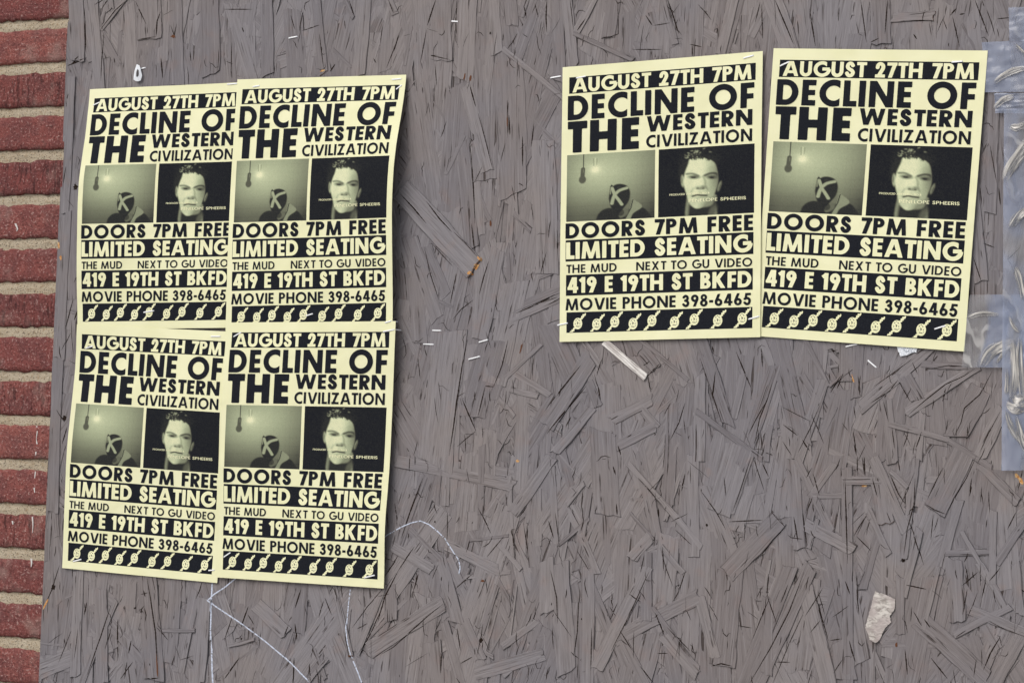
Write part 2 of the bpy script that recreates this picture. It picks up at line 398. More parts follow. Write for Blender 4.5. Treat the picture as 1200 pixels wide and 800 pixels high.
# the 300 that show largest are parts of their own, the rest one mass
order = sorted(range(len(flakes)), key=lambda i: -(flakes[i][1]*10+flakes[i][2]*1000) if flakes[i][2] > 0 else 1)
cand = [i for i in range(len(flakes)) if flakes[i][1] == 2]
rest = sorted([i for i in range(len(flakes)) if flakes[i][1] > .82 and flakes[i][1] < 2 and flakes[i][2] > 0], key=lambda i: -flakes[i][2])
own = set(cand+rest[:298-len(cand)])
SV = []; SF = []; SU = []; SCo = []
for i, (G, q, s) in enumerate(flakes):
    V, F, uv, col = G
    b = len(FV); FV.extend(V); FF.extend([tuple(j+b for j in f) for f in F])
    if i in own:
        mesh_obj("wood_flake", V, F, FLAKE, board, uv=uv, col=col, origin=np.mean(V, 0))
    else:
        b = len(SV); SV.extend(V); SF.extend([tuple(j+b for j in f) for f in F]); SU.extend(uv); SCo.extend(col)
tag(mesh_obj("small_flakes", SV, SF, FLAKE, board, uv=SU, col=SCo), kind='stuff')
TREE = BVHTree.FromPolygons([Vector(v) for v in FV], FF)
def drop(x, z, off=.0002):
    h = TREE.ray_cast(Vector((x, D-.1, z)), Vector((0, 1, 0)), .2)
    return (h[0].y if h[0] else D+.002)-off
def ondrop(px, py, off=.0002):
    p = U(px, py, .0006); return np.array([p[0], drop(p[0], p[2], off), p[2]])

def ribbon(pts, width, off, taper=True, wob=.25, gaps=0.0, step=1.2, seed=0, fade=None):
    "a thin strip laid over the flakes, along photo points"
    rr = random.Random(seed)
    P = []
    for (a, b) in zip(pts[:-1], pts[1:]):
        n = max(1, int(math.hypot(b[0]-a[0], b[1]-a[1])/step))
        for k in range(n): P.append((a[0]+(b[0]-a[0])*k/n, a[1]+(b[1]-a[1])*k/n))
    P.append(pts[-1]); V = []; F = []
    n = len(P)
    for k, (x, y) in enumerate(P):
        a = P[max(0, k-1)]; b = P[min(n-1, k+1)]; dx, dy = b[0]-a[0], b[1]-a[1]; L = math.hypot(dx, dy) or 1
        s = k/(n-1) if n > 1 else .5
        w = width*(1+rr.uniform(-wob, wob))*(math.sin(math.pi*min(max(s, .02), .98))**.6 if taper else 1)
        nx_, ny_ = -dy/L*w/2, dx/L*w/2
        V.append(ondrop(x+nx_, y+ny_, off)); V.append(ondrop(x-nx_, y-ny_, off))
    for k in range(n-1):
        if gaps and rr.random() < gaps: continue
        a, b, c, d = 2*k, 2*k+1, 2*k+3, 2*k+2
        if max(V[a][1], V[b][1], V[c][1], V[d][1])-min(V[a][1], V[b][1], V[c][1], V[d][1]) > .0022: continue
        F.append((a, b, c, d))
    return V, F
# dark strips coloured as the shade of open gaps between flakes, read off the photograph
CR = [
[(547,398),(541,430),(535,470),(531,500),(526,534)],[(595,398),(588,428),(578,453)],[(578,453),(568,452)],[(568,453),(564,470),(560,487)],[(541,467),(550,488),(557,504)],[(557,505),(545,514),(535,523)],
[(550,168),(553,200),(555,235),(556,262)],[(552,262),(556,295)],[(561,302),(545,284),(532,272)],[(500,236),(515,256),(530,272)],[(470,228),(485,244),(500,262)],[(504,284),(530,312)],
[(497,290),(504,322),(514,352)],[(534,320),(527,356)],[(572,306),(566,325),(561,345)],[(554,351),(540,362),(530,374)],[(640,295),(633,321)],[(660,347),(642,357)],[(604,367),(625,358),(650,345)],
[(535,-2),(533,25),(533,48),(537,56)],[(640,0),(639,20),(640,38)],[(614,8),(616,22)],[(626,4),(630,20)],[(595,120),(594,132)],[(596,135),(597,158)],[(612,160),(612,195)],[(625,145),(622,172)],
[(560,133),(566,155),(577,198)],[(510,0),(500,30)],[(466,42),(461,60)],[(513,65),(504,65),(527,70)],[(509,75),(511,100)],[(550,100),(557,125)],
[(440,690),(452,672),(466,650)],[(442,728),(450,700),(466,668)],[(446,766),(460,758),(478,742),(500,722),(519,707)],[(489,672),(484,690)],[(532,690),(553,672)],[(535,735),(539,762)],[(539,777),(553,769)],[(517,760),(516,788)],
[(485,640),(466,668)],[(470,630),(480,600),(495,560)],[(560,595),(575,625)],[(600,620),(603,655)],[(612,612),(620,665)],[(590,628),(570,652)],[(480,533),(479,552)],[(524,600),(523,635)],
[(640,478),(680,428)],[(640,508),(686,452)],[(662,500),(668,488)],[(700,452),(703,468)],[(724,522),(727,533)],[(756,442),(773,426)],[(802,472),(795,495),(785,515)],[(785,472),(778,485)],[(820,420),(832,455),(846,496)],[(833,405),(835,412)],
[(718,546),(721,556)],[(722,590),(723,603)],[(748,560),(768,582)],[(802,555),(798,575)],[(790,620),(810,638)],[(642,610),(648,630)],[(770,595),(771,605)],[(776,640),(777,668)],[(676,645),(690,668)],[(655,640),(650,600)],[(682,575),(680,600)],
[(645,668),(652,700),(653,730)],[(646,735),(648,760)],[(678,690),(676,740),(672,768)],[(693,735),(692,785)],[(803,668),(795,692),(788,704)],[(760,670),(735,725),(716,762)],[(726,738),(741,762)],[(750,780),(765,800)],[(768,718),(778,745)],[(723,706),(714,726)],[(782,765),(770,765)],
[(905,448),(900,465),(890,490),(884,520)],[(892,408),(893,430)],[(862,412),(880,455)],[(897,530),(905,533)],[(917,497),(934,510)],[(960,475),(950,500),(935,530)],[(981,410),(970,412)],[(999,505),(1003,530)],[(972,460),(985,440)],[(1005,440),(1008,460)],[(988,437),(980,455)],[(940,515),(948,528)],[(838,435),(834,470)],
[(880,535),(866,578),(858,600)],[(821,575),(838,598),(850,620)],[(853,611),(893,609)],[(920,617),(905,632),(893,648),(890,664)],[(904,600),(920,617)],[(930,605),(935,635)],[(940,600),(945,640)],[(952,582),(945,598)],[(962,590),(966,600)],[(990,560),(993,660)],[(882,535),(895,575)],[(985,548),(986,558)],[(1004,535),(1004,557)],[(1012,535),(1013,557)],[(893,543),(900,558)],[(952,554),(960,580)],
[(902,700),(892,722),(882,748)],[(942,670),(925,715),(902,760),(878,800)],[(942,716),(925,752),(905,800)],[(953,690),(960,715),(970,750)],[(972,750),(985,748)],[(900,672),(898,695)],[(958,692),(966,720)],[(990,680),(996,696)],[(1003,670),(1005,710)],[(1002,775),(998,762),(995,750)],[(833,780),(845,777),(858,780)],
[(1023,453),(1045,438),(1068,421)],[(1020,472),(1042,458),(1052,445)],[(1064,486),(1085,468),(1108,450),(1130,440),(1142,432)],[(1162,435),(1148,462),(1130,478),(1126,495),(1118,512)],[(1035,470),(1041,494)],[(1053,447),(1066,470)],[(1045,500),(1048,525)],[(1172,482),(1158,508),(1148,530)],[(1085,433),(1112,428),(1140,430)],[(1008,440),(1006,455),(1008,465)],[(1000,476),(1002,490)],[(1000,520),(1003,533)],[(1108,455),(1104,470)],[(1094,468),(1092,480)],
[(1144,534),(1132,560),(1120,580),(1108,602)],[(1108,602),(1095,597),(1084,590)],[(1084,590),(1092,572),(1104,548)],[(1072,560),(1071,590),(1063,620),(1059,650)],[(1043,557),(1052,578),(1060,590)],[(1138,560),(1136,580)],[(1158,575),(1159,600)],[(1156,608),(1155,618)],[(1052,540),(1054,552)],[(1010,535),(1012,556)],[(1039,600),(1044,612)],[(1066,612),(1082,662)],[(1093,602),(1090,632)],[(1190,600),(1180,620)],[(1198,550),(1192,575)],[(1003,628),(1020,645)],[(1060,575),(1060,592)],[(1028,582),(1022,560)],
[(1127,686),(1145,670)],[(1120,746),(1132,738)],[(1158,727),(1180,738),(1200,745)],[(1003,690),(1006,720)],[(1060,760),(1063,790)],[(1062,685),(1085,690)],[(1133,690),(1128,720)],[(1150,700),(1155,680)],[(1164,690),(1166,705)],[(1172,745),(1160,765),(1152,785)],[(1090,770),(1110,795)],[(1070,716),(1080,733)],[(1090,735),(1083,725)],
[(160,47),(172,45),(183,43)],[(183,43),(184,25),(188,14)],[(149,0),(135,12),(118,34)],[(121,38),(119,70),(118,95)],[(98,10),(99,30),(100,62)],[(78,77),(98,69)],[(133,68),(134,74)],[(188,68),(190,92)],[(200,30),(204,42),(207,28)],[(222,60),(223,72)],
[(340,18),(345,35)],[(354,14),(350,36)],[(374,40),(379,80)],[(408,0),(415,20)],[(403,24),(404,34)],[(448,30),(445,50)],[(467,42),(452,80)],[(455,0),(461,16)],[(437,68),(440,74)],[(271,50),(270,90)],[(392,75),(386,84)],[(262,11),(295,11)],[(283,32),(285,38)],
[(69,662),(60,690),(50,712)],[(101,705),(98,720)],[(130,708),(118,745),(102,790)],[(137,725),(137,770)],[(172,677),(176,700),(182,740),(185,795)],[(145,795),(148,775)],[(170,795),(185,794)],[(166,713),(164,725)],[(204,768),(200,780)],[(153,750),(150,765)],[(130,733),(123,760)],[(155,775),(140,795)],
[(352,690),(345,712)],[(281,735),(290,710)],[(262,750),(272,720)],[(338,732),(333,745)],[(345,730),(347,750)],[(344,770),(343,800)],[(404,740),(408,765)],[(450,688),(430,710),(412,735)],[(448,710),(432,745),(420,765)],[(380,700),(388,720)],[(280,770),(262,795)],
[(668,0),(672,35)],[(686,22),(676,36)],[(705,44),(716,43),(724,40),(724,0)],[(756,18),(764,30)],[(782,8),(790,15)],[(740,58),(775,58)],[(808,52),(822,55)],[(811,54),(811,66)],[(765,30),(785,27)],[(783,2),(795,40)],
[(892,5),(893,45)],[(908,0),(930,52)],[(948,10),(955,54)],[(983,8),(982,25)],[(1008,0),(1015,50)],[(1040,0),(1037,40)],[(1113,18),(1120,10)],[(1130,16),(1124,17)],[(1116,20),(1124,55)],[(1142,0),(1158,42)],[(1055,25),(1092,24)],[(1070,40),(1074,46)],[(1020,50),(1030,45)],[(1150,0),(1153,8)],
[(1148,220),(1150,240)],[(1160,170),(1168,215)],[(1152,285),(1165,290)],[(1140,300),(1150,330)],[(1170,220),(1172,240)],[(1166,100),(1167,125)],
[(77,195),(74,215)],[(85,350),(76,385)],[(82,390),(72,410)],[(92,360),(86,375)],[(66,480),(75,495)],[(78,500),(72,520)],[(60,600),(58,640)],[(82,76),(92,66)],[(80,110),(76,125)],
]
CR += [[(162,709),(168,718)],[(169,709),(163,717),(162,713)],[(169,712),(171,720),(170,728)],[(165,696),(173,694)],[(168,691),(170,699)]]   # a small dark pen scribble
cv = []; cf = []
for k, pts in enumerate(CR):
    V, F = ribbon(pts, R.choice((.95, 1.2, 1.5)), .00012, seed=k)
    b = len(cv); cv.extend(V); cf.extend([tuple(i+b for i in f) for f in F])
for k in range(760):                # many short ones
    x = R.uniform(50, 1200); y = R.uniform(0, 800); p = U(x, y)
    if p[0] < BX0+.01 or covered(p[0], p[2]): continue
    if y < 400 and R.random() < .5: continue
    a = math.radians(R.gauss(4, 13) if R.random() < .75 else R.gauss(0, 45)); L = R.uniform(3, 24)*(1 if R.random() < .85 else 2)
    dx, dy = -math.sin(a)*L/2, math.cos(a)*L/2; j = R.uniform(-1, 1)
    V, F = ribbon([(x-dx, y-dy), (x+j, y), (x+dx, y+dy)], R.uniform(.35, 1.15), .00012, seed=k)
    b = len(cv); cv.extend(V); cf.extend([tuple(i+b for i in f) for f in F])
for k in range(420):
    x = R.uniform(60, 1200); y = R.uniform(0, 800); p = U(x, y)
    if p[0] < BX0+.01 or covered(p[0], p[2]) or R.random() < .25: continue
    n_ = R.choice((3, 4, 5)); pts = [(x, y)]; a = R.uniform(0, 6.28)
    for q in range(n_): a += R.uniform(-1.3, 1.3); l = R.uniform(2, 6); pts.append((pts[-1][0]+math.sin(a)*l*.8, pts[-1][1]+math.cos(a)*l*1.3))
    V, F = ribbon(pts, R.uniform(.4, .95), .00012, seed=900+k)
    b = len(cv); cv.extend(V); cf.extend([tuple(i+b for i in f) for f in F])
tag(mesh_obj("gap_shade_strips", cv, cf, CRACK, board), kind='stuff')
# bare orange wood at broken ends, little knots
def blob_pts(cx, cy, rx, ry, n=14, rough=.3, seed=0, rot=0):
    rr = random.Random(seed); out = []
    for k in range(n):
        a = 6.283*k/n; r = 1+rr.uniform(-rough, rough)
        x, y = math.cos(a)*rx*r, math.sin(a)*ry*r
        out.append((cx+x*math.cos(rot)-y*math.sin(rot), cy+x*math.sin(rot)+y*math.cos(rot)))
    return out
def patch(name, pts, off, mat, parent=None, sub=True, **k):
    "a thin irregular patch lying on the flakes, fanned round its centre"
    cx, cy = sum(p[0] for p in pts)/len(pts), sum(p[1] for p in pts)/len(pts)
    V = [ondrop(cx, cy, off)]; n = len(pts)
    for f in (.5, 1): V += [ondrop(cx+(x-cx)*f, cy+(y-cy)*f, off) for x, y in pts]
    F = [(0, 1+i, 1+(i+1) % n) for i in range(n)]+[(1+i, 1+n+i, 1+n+(i+1) % n, 1+(i+1) % n) for i in range(n)]
    return mesh_obj(name, V, F, mat, parent, **k)
def mat_bare():
    m = M("bare_wood"); p = m.pos(); n = m.noise(p, 500, 3); m.base(m.mix(m.ramp(n, .35, .65), (.50, .20, .045), (.62, .42, .20))); m.rough(.8); m.bump(n, .6, .001); return m.m
BARE = mat_bare()
RUST = simple("brown_bare_wood", (.12, .045, .018), .8)
for k, (x, y, rx, ry, rot, mt) in enumerate([(562, 303, 3, 1.6, .9, BARE), (558, 312, 2.2, 4.2, .6, BARE), (551, 320, 2.6, 2.2, .3, BARE), (610, 408, 1.0, 6, .25, RUST), (551, 92, 1.2, 4, .2, RUST), (544, 90, .9, 3.5, .2, RUST),
        (574, 262, 1.0, 4, 0, RUST), (594, 142, .8, 7, 0, RUST), (203, 43, 2.6, 2, 0, RUST), (378, 83, 3, 1.2, -.3, BARE), (1012, 569, 3, 1.3, 0, BARE), (184, 780, .9, 12, -.05, RUST), (52, 708, 1.0, 7, .5, BARE), (68, 287, 1.4, 4, 0, BARE), (71, 302, 1.3, 2.5, 0, BARE), (606, 540, 2, 1.5, 0, BARE), (410, 768, 3, .9, .1, RUST), (999, 443, .8, 5, -.3, BARE), (1050, 755, 1.5, 3, 0, RUST), (565, 680, 2, 1.5, 0, RUST), (1191, 557, 2.5, 2, .8, BARE), (1196, 563, 5, 2.4, .9, BARE)]):
    patch("bare_wood_patch", blob_pts(x, y, rx, ry, 12, .35, k, rot), .00022, mt, board)
for k, (x, y, r) in enumerate([(61.5, 687.5, 3.2), (75, 490, 3), (88, 219, 3.2), (1058, 656, 2.2), (563, 750, 2.6), (574, 39, 1.4), (157, 712, 1.2), (282, 748, 1.2), (681, 725, 1), (509, 611, 1.1), (828, 615, 1.6)]):
    patch("knot_hole", blob_pts(x, y, r*.8, r, 12, .35, 50+k), .0002, CRACK, board)

# the pale bare flake below the second pair of posters
def mat_pale():
    m = M("pale_bare_flake"); uv = m.add("ShaderNodeUVMap").outputs[0]; g1 = m.noise(m.mapping(uv, (700, 40, 1)), 1, 3, .6)
    m.base(m.mix(m.ramp(g1, .4, .6), (.40, .36, .34), (.76, .73, .70))); m.rough(.7); m.bump(g1, .8, .0012); return m.m
a = U(708, 400); b = U(757, 442)
G = flake_geom(a[0], a[2], b[0], b[2], .0072, D-.0012, .6, jag=.0008, slant=(0, 0), sides=(1, 1))
mesh_obj("pale_wood_flake", G[0], G[1], mat_pale(), board, uv=G[2], origin=np.mean(G[0], 0))['label'] = "pale bare flake without paint"

# ------------------------------------------------------------------ lettering: outlines of bold geometric capitals
def f_seg(X, Y, x0, y0, x1, y1, w):
    dx, dy = x1-x0, y1-y0; L = math.hypot(dx, dy); dx /= L; dy /= L
    a = (X-x0)*dx+(Y-y0)*dy; b = -(X-x0)*dy+(Y-y0)*dx
    return np.maximum(np.abs(a-L/2)-L/2, np.abs(b)-w/2)
def f_box(X, Y, x0, y0, x1, y1): return np.maximum(np.maximum(x0-X, X-x1), np.maximum(y0-Y, Y-y1))
def f_ell(X, Y, cx, cy, rx, ry):
    k = np.sqrt(((X-cx)/rx)**2+((Y-cy)/ry)**2); return (k-1)*min(rx, ry)
def f_line(X, Y, pts, w):
    d = np.full_like(X, 9.)
    for (a, b), (c, e) in zip(pts[:-1], pts[1:]):
        dx, dy = c-a, e-b; t = np.clip(((X-a)*dx+(Y-b)*dy)/(dx*dx+dy*dy), 0, 1)
        d = np.minimum(d, np.hypot(X-a-t*dx, Y-b-t*dy))
    return d-w/2
def spline(pts, n=8):
    P = [pts[0]]+list(pts)+[pts[-1]]; out = []
    for i in range(1, len(P)-2):
        for k in range(n):
            t = k/n
            out.append(tuple(.5*((2*P[i][j])+(-P[i-1][j]+P[i+1][j])*t+(2*P[i-1][j]-5*P[i][j]+4*P[i+1][j]-P[i+2][j])*t*t+(-P[i-1][j]+3*P[i][j]-3*P[i+1][j]+P[i+2][j])*t**3) for j in (0, 1)))
    out.append(tuple(pts[-1])); return out
WID = dict(A=.98, B=.62, C=.74, D=.80, E=.50, F=.50, G=.96, H=.78, K=.80, L=.48, M=1.06, N=.86, O=1.04, P=.60, R=.64, S=.58, T=.58, U=.72, V=.92, W=1.32, Z=.66)
WID.update({'1': .34, '2': .58, '3': .58, '4': .66, '5': .58, '6': .60, '7': .58, '8': .60, '9': .60, '-': .32, '@': 1.0})
def glyph_sdf(ch, w, X, Y):
    W = WID.get(ch, w)
    mn, mx = np.minimum, np.maximum
    clip = lambda d: mx(d, mx(-Y, Y-1))
    B = lambda a, b, c, d: f_box(X, Y, a, b, c, d)
    S = lambda a, b, c, d, ww=w: f_seg(X, Y, a, b, c, d, ww)
    wh = w*.92
    if ch == 'I': return B(0, 0, w, 1)
    if ch == 'L': return mn(B(0, 0, w, 1), B(0, 0, W, wh))
    if ch == 'T': return mn(B((W-w)/2, 0, (W+w)/2, 1), B(0, 1-wh, W, 1))
    if ch in 'EF':
        d = mn(B(0, 0, w, 1), B(0, 1-wh, W, 1)); d = mn(d, B(0, .5-wh*.45+(.0 if ch == 'E' else -.04), W*.95, .5+wh*.5+(.0 if ch == 'E' else -.04)))
        return mn(d, B(0, 0, W, wh)) if ch == 'E' else d
    if ch == 'H': return mn(mn(B(0, 0, w, 1), B(W-w, 0, W, 1)), B(0, .5-wh/2, W, .5+wh/2))
    if ch == 'N': return mn(mn(B(0, 0, w, 1), B(W-w, 0, W, 1)), mx(clip(S(w*.45, 1.03, W-w*.45, -.03, w*.95)), B(0, 0, W, 1)))
    if ch == 'M':
        a = clip(S(w*.45, -.1, W*.20, 1.15, w*.95)); b = clip(S(W-w*.45, -.1, W*.80, 1.15, w*.95))
        c = clip(S(W*.19, 1.05, W*.5, -.02, w*.85)); e = clip(S(W*.81, 1.05, W*.5, -.02, w*.85)); return mn(mn(a, b), mn(c, e))
    if ch == 'A':
        return mn(mn(clip(S(w*.45, -.1, W/2+w*.02, 1.12)), clip(S(W-w*.45, -.1, W/2-w*.02, 1.12))), mx(B(W*.2, .2, W*.8, .2+wh*.85), B(.1, 0, W-.1, 1)))
    if ch == 'V': return mn(clip(S(w*.45, 1.1, W/2, -.1)), clip(S(W-w*.45, 1.1, W/2, -.1)))
    if ch == 'W':
        q = W; return mn(mn(clip(S(w*.45, 1.1, q*.28, -.1, w*.95)), clip(S(q*.27, -.1, q*.5, 1.02, w*.9))), mn(clip(S(q*.73, -.1, q*.5, 1.02, w*.9)), clip(S(q-w*.45, 1.1, q*.72, -.1, w*.95))))
    if ch == 'K': return mn(B(0, 0, w, 1), mn(mx(clip(S(w*.8, .42, W-w*.5, 1.1)), -B(-1, -1, w*.5, 2)), mx(clip(S(w*1.1, .62, W-w*.45, -.1)), -B(-1, -1, w*.5, 2))))
    if ch == 'Z': return mn(mn(B(0, 0, W, wh), B(.02, 1-wh, W, 1)), clip(S(w*.55, -.02, W-w*.55, 1.02, w)))
    if ch == 'O': return mx(f_ell(X, Y, W/2, .5, W/2, .525), -f_ell(X, Y, W/2, .5, W/2-w, .525-w))
    if ch == 'C': return mx(mx(f_ell(X, Y, .52, .5, .52, .525), -f_ell(X, Y, .52, .5, .52-w, .525-w)), X-W)
    if ch == 'G':
        r = mx(f_ell(X, Y, .52, .5, .52, .525), -f_ell(X, Y, .52, .5, .52-w, .525-w))
        r = mx(r, -mx(B(.52, .56, 2, 2), -(X-.78)*0+(.78-X)))      # open on the upper right
        r = mx(r, -B(.80, .5, 2, 2)); return mn(r, B(.52, .40, W, .40+wh))
    if ch == 'D':
        cx = W*.42; o = mn(B(0, 0, cx, 1), mx(f_ell(X, Y, cx, .5, W-cx, .5), cx-.01-X)); i = mn(B(w, wh, cx, 1-wh), mx(f_ell(X, Y, cx, .5, W-cx-w, .5-wh), cx-.01-X)); return mx(o, -i)
    if ch in 'PRB':
        lo = .42 if ch == 'P' else .40 if ch == 'R' else .46
        r = (1-lo)/2; cy = lo+r; cx = W-r-(.05 if ch == 'B' else 0); t = wh*.9
        o = mn(B(0, lo, cx, 1), f_ell(X, Y, cx, cy, r, r)); i = mn(B(w, lo+t, cx, 1-t), f_ell(X, Y, cx, cy, r-w, r-t)); d = mn(mx(o, -i), B(0, 0, w, 1))
        if ch == 'R': d = mn(d, clip(S(W*.42, .5, W-w*.35, -.1, w)))
        if ch == 'B':
            r = (.54)/2; cy = r; cx = W-r; o = mn(B(0, 0, cx, .54), f_ell(X, Y, cx, cy, r, r)); i = mn(B(w, t, cx, .54-t), f_ell(X, Y, cx, cy, r-w, r-t)); d = mn(d, mx(o, -i))
        return d
    if ch == 'U':
        r = W/2; d = mn(B(0, r, w, 1), B(W-w, r, W, 1)); return mn(d, mx(mx(f_ell(X, Y, r, r, r, r+.02), -f_ell(X, Y, r, r, r-w, r+.02-w)), Y-r-.01))
    def pl(pts, ww=w):
        q = [(w/2+p[0]*(W-w), w/2-.02+p[1]*(1.04-w)) for p in pts]; return f_line(X, Y, spline(q), ww)
    if ch == 'S': return pl([(.92, .82), (.70, .97), (.38, 1.0), (.10, .86), (.10, .66), (.40, .53), (.78, .42), (1.0, .24), (.80, .05), (.45, 0), (.18, .06), (0, .2)])
    if ch == '2': return mn(mx(pl([(.02, .70), (.12, .90), (.45, 1.0), (.85, .90), (.95, .68), (.72, .42), (.25, 0), (0, -.25)]), -Y), B(0, 0, W, wh))
    if ch == '3': return mn(pl([(.05, .86), (.40, 1), (.82, .90), (.85, .68), (.55, .55), (.4, .53)]), pl([(.4, .53), (.75, .47), (1, .27), (.80, .05), (.40, 0), (0, .15)]))
    if ch == '5': return mn(mn(B(.14, 1-wh, W, 1), S(.14+w*.45, 1, .08+w*.45, .5, w*.9)), pl([(.02, .52), (.45, .60), (.88, .50), (1, .30), (.80, .05), (.40, 0), (0, .14)]))
    if ch == '1': return mn(B(W-w, 0, W, 1), mx(S(0, .74, W, 1.0, w*.9), mx(Y-1, X-W)))
    if ch == '4': return mn(mn(B(W*.52, 0, W*.52+w, 1), B(0, .2, W, .2+wh*.9)), clip(S(w*.4, .25, W*.62, 1.08, w*.9)))
    if ch == '7': return mn(B(0, 1-wh, W, 1), clip(S(W*.28, -.1, W-w*.5, 1.0)))
    if ch in '69':
        if ch == '9': X2, Y2 = W-X, 1-Y
        else: X2, Y2 = X, Y
        r = W/2; ry = .31
        d = mx(f_ell(X2, Y2, r, ry-.01, r, ry), -f_ell(X2, Y2, r, ry-.01, r-w, ry-w*.95))
        s = f_seg(X2, Y2, w*.38, ry+.02, W*.62, 1.1, w); return mn(d, mx(s, Y2-1))
    if ch == '8':
        a = mx(f_ell(X, Y, W/2, .75, W*.43, .27), -f_ell(X, Y, W/2, .75, W*.43-w*.9, .27-w*.85)); b = mx(f_ell(X, Y, W/2, .28, W/2, .30), -f_ell(X, Y, W/2, .28, W/2-w, .30-w*.9)); return mn(a, b)
    if ch == '-': return B(0, .30, W, .30+w)
    if ch == '@':      # round badge with lettering running off it on a slant
        d = f_ell(X, Y, .5, .5, .27, .30)
        for (a, b, c, e, ww) in ((.37, .66, .41, .68, .04), (.56, .68, .60, .65, .04), (.46, .57, .52, .53, .045), (.52, .53, .47, .47, .035), (.40, .36, .58, .34, .035), (.33, .52, .35, .46, .03), (.62, .54, .63, .47, .03), (.66, .40, .62, .37, .03), (.46, .74, .52, .74, .03)):
            d = mx(d, -f_line(X, Y, [(a, b), (c, e)], ww))
        z1 = [(.66, .74), (.76, .76), (.74, .86), (.84, .84), (.82, .95), (.93, .93), (.95, 1.0)]; z2 = [(.34, .26), (.25, .24), (.26, .14), (.16, .16), (.17, .06), (.07, .08), (.04, .0)]
        return mn(d, mn(f_line(X, Y, z1, .085), f_line(X, Y, z2, .085)))
    return B(0, 0, .1, .1)

_gc = {}
def glyph(ch, w):
    "triangles of one character (cap height 1), from the zero line of its distance field"
    if (ch, w) in _gc: return _gc[(ch, w)]
    h = 1/44.; W = WID.get(ch, w); nx = int((W+.16)/h)+2; ny = int(1.16/h)+2
    xs = -.08+h*np.arange(nx)+.0013; ys = -.08+h*np.arange(ny)+.0017
    X, Y = np.meshgrid(xs, ys); Z = glyph_sdf(ch, w, X, Y)
    ed = {}
    def cut(i0, j0, i1, j1):
        a, b = Z[j0, i0], Z[j1, i1]; t = a/(a-b); return (xs[i0]+t*(xs[i1]-xs[i0]), ys[j0]+t*(ys[j1]-ys[j0]))
    nxt = {}; P = {}
    ins = Z < 0
    for j in range(ny-1):
        for i in range(nx-1):
            c = (ins[j, i], ins[j, i+1], ins[j+1, i+1], ins[j+1, i])
            s = sum(c)
            if s in (0, 4): continue
            E = [('h', i, j), ('v', i+1, j), ('h', i, j+1), ('v', i, j)]
            pts = [(i, j, i+1, j), (i+1, j, i+1, j+1), (i, j+1, i+1, j+1), (i, j, i, j+1)]
            cross = [k for k in range(4) if c[k] != c[(k+1) % 4]]
            for k in cross:
                if E[k] not in P: P[E[k]] = cut(*pts[k])
            # walk with the inside on the left
            outs = [k for k in cross if c[k] and not c[(k+1) % 4]]; inn = [k for k in cross if not c[k] and c[(k+1) % 4]]
            for o in outs:
                k = (o-1) % 4
                while k not in inn: k = (k-1) % 4
                nxt.setdefault(E[o], []).append(E[k])
    loops = []
    while nxt:
        st = next(iter(nxt)); cur = st; loop = []
        while cur in nxt:
            loop.append(P[cur]); l = nxt[cur]; n2 = l.pop()
            if not l: del nxt[cur]
            cur = n2
            if cur == st: break
        # drop points on straight runs
        def simp(L):
            out = []
            n = len(L); i = 0
            keep = [True]*n
            k = 0; out = [L[0]]; a = 0
            while a < n:
                b = a+1; best = a+1
                while b <= min(n, a+40):
                    p, q = L[a], L[b % n]; dx, dy = q[0]-p[0], q[1]-p[1]; l = math.hypot(dx, dy) or 1
                    if all(abs((L[m % n][0]-p[0])*dy-(L[m % n][1]-p[1])*dx)/l < .0035 for m in range(a+1, b)): best = b
                    else: break
                    b += 1
                a = best
                if a < n: out.append(L[a])
            return out
        if len(loop) > 4:
            s = simp(loop)
            if len(s) > 2: loops.append(s)
    poly = [[Vector((x, y, 0)) for x, y in l] for l in loops]
    tris = tessellate_polygon(poly); pts = [(p.x, p.y) for l in poly for p in l]
    _gc[(ch, w)] = (pts, [tuple(t) for t in tris]); return _gc[(ch, w)]

def text_uv(txt, w, u0, u1, v0, v1, gap=.15, space=.42):
    "lettering as (u,v) points on the sheet and triangles"
    x = 0; items = []
    for ch in txt:
        if ch == ' ': x += space; continue
        items.append((ch, x)); x += WID.get(ch, w)+gap*(.55 if ch in 'AVTL7' else 1)
    tot = x-gap; P = []; F = []
    for ch, x0 in items:
        p, t = glyph(ch, w); b = len(P)
        P += [(u0+(x0+a)/tot*(u1-u0), v1-c*(v1-v0)) for a, c in p]; F += [tuple(i+b for i in q) for q in t]
    return P, F

# ------------------------------------------------------------------ posters
def mat_paper():
    m = M("cream_paper"); p = m.pos(); n = m.noise(p, 30, 3); n2 = m.noise(p, 700, 2)
    c = m.mix(m.ramp(n, .3, .7), (.81, .80, .505), (.84, .83, .55)); m.base(c); m.rough(.7); m.spec(.25); nb = m.noise(p, 16, 2, .5, .6); m.bump(m.math('ADD', nb, m.math('MULTIPLY', n2, .02)), .30, .010)
    return m.m
PAPER = mat_paper()
def mat_ink():
    m = M("black_ink"); p = m.pos(); n = m.noise(p, 900, 2); m.base(m.mix(m.ramp(n, .35, .8), (.0100, .0115, .0165), (.018, .020, .026))); m.rough(.75); m.spec(.08); return m.m
INK = mat_ink()
def mat_photo():
    m = M("printed_photo"); cd = m.add("ShaderNodeVertexColor", layer_name="Cd"); m.lk(cd.outputs[0], m.b.inputs['Base Color']); m.rough(.75); m.spec(.08); return m.m
PHOTO = mat_photo()

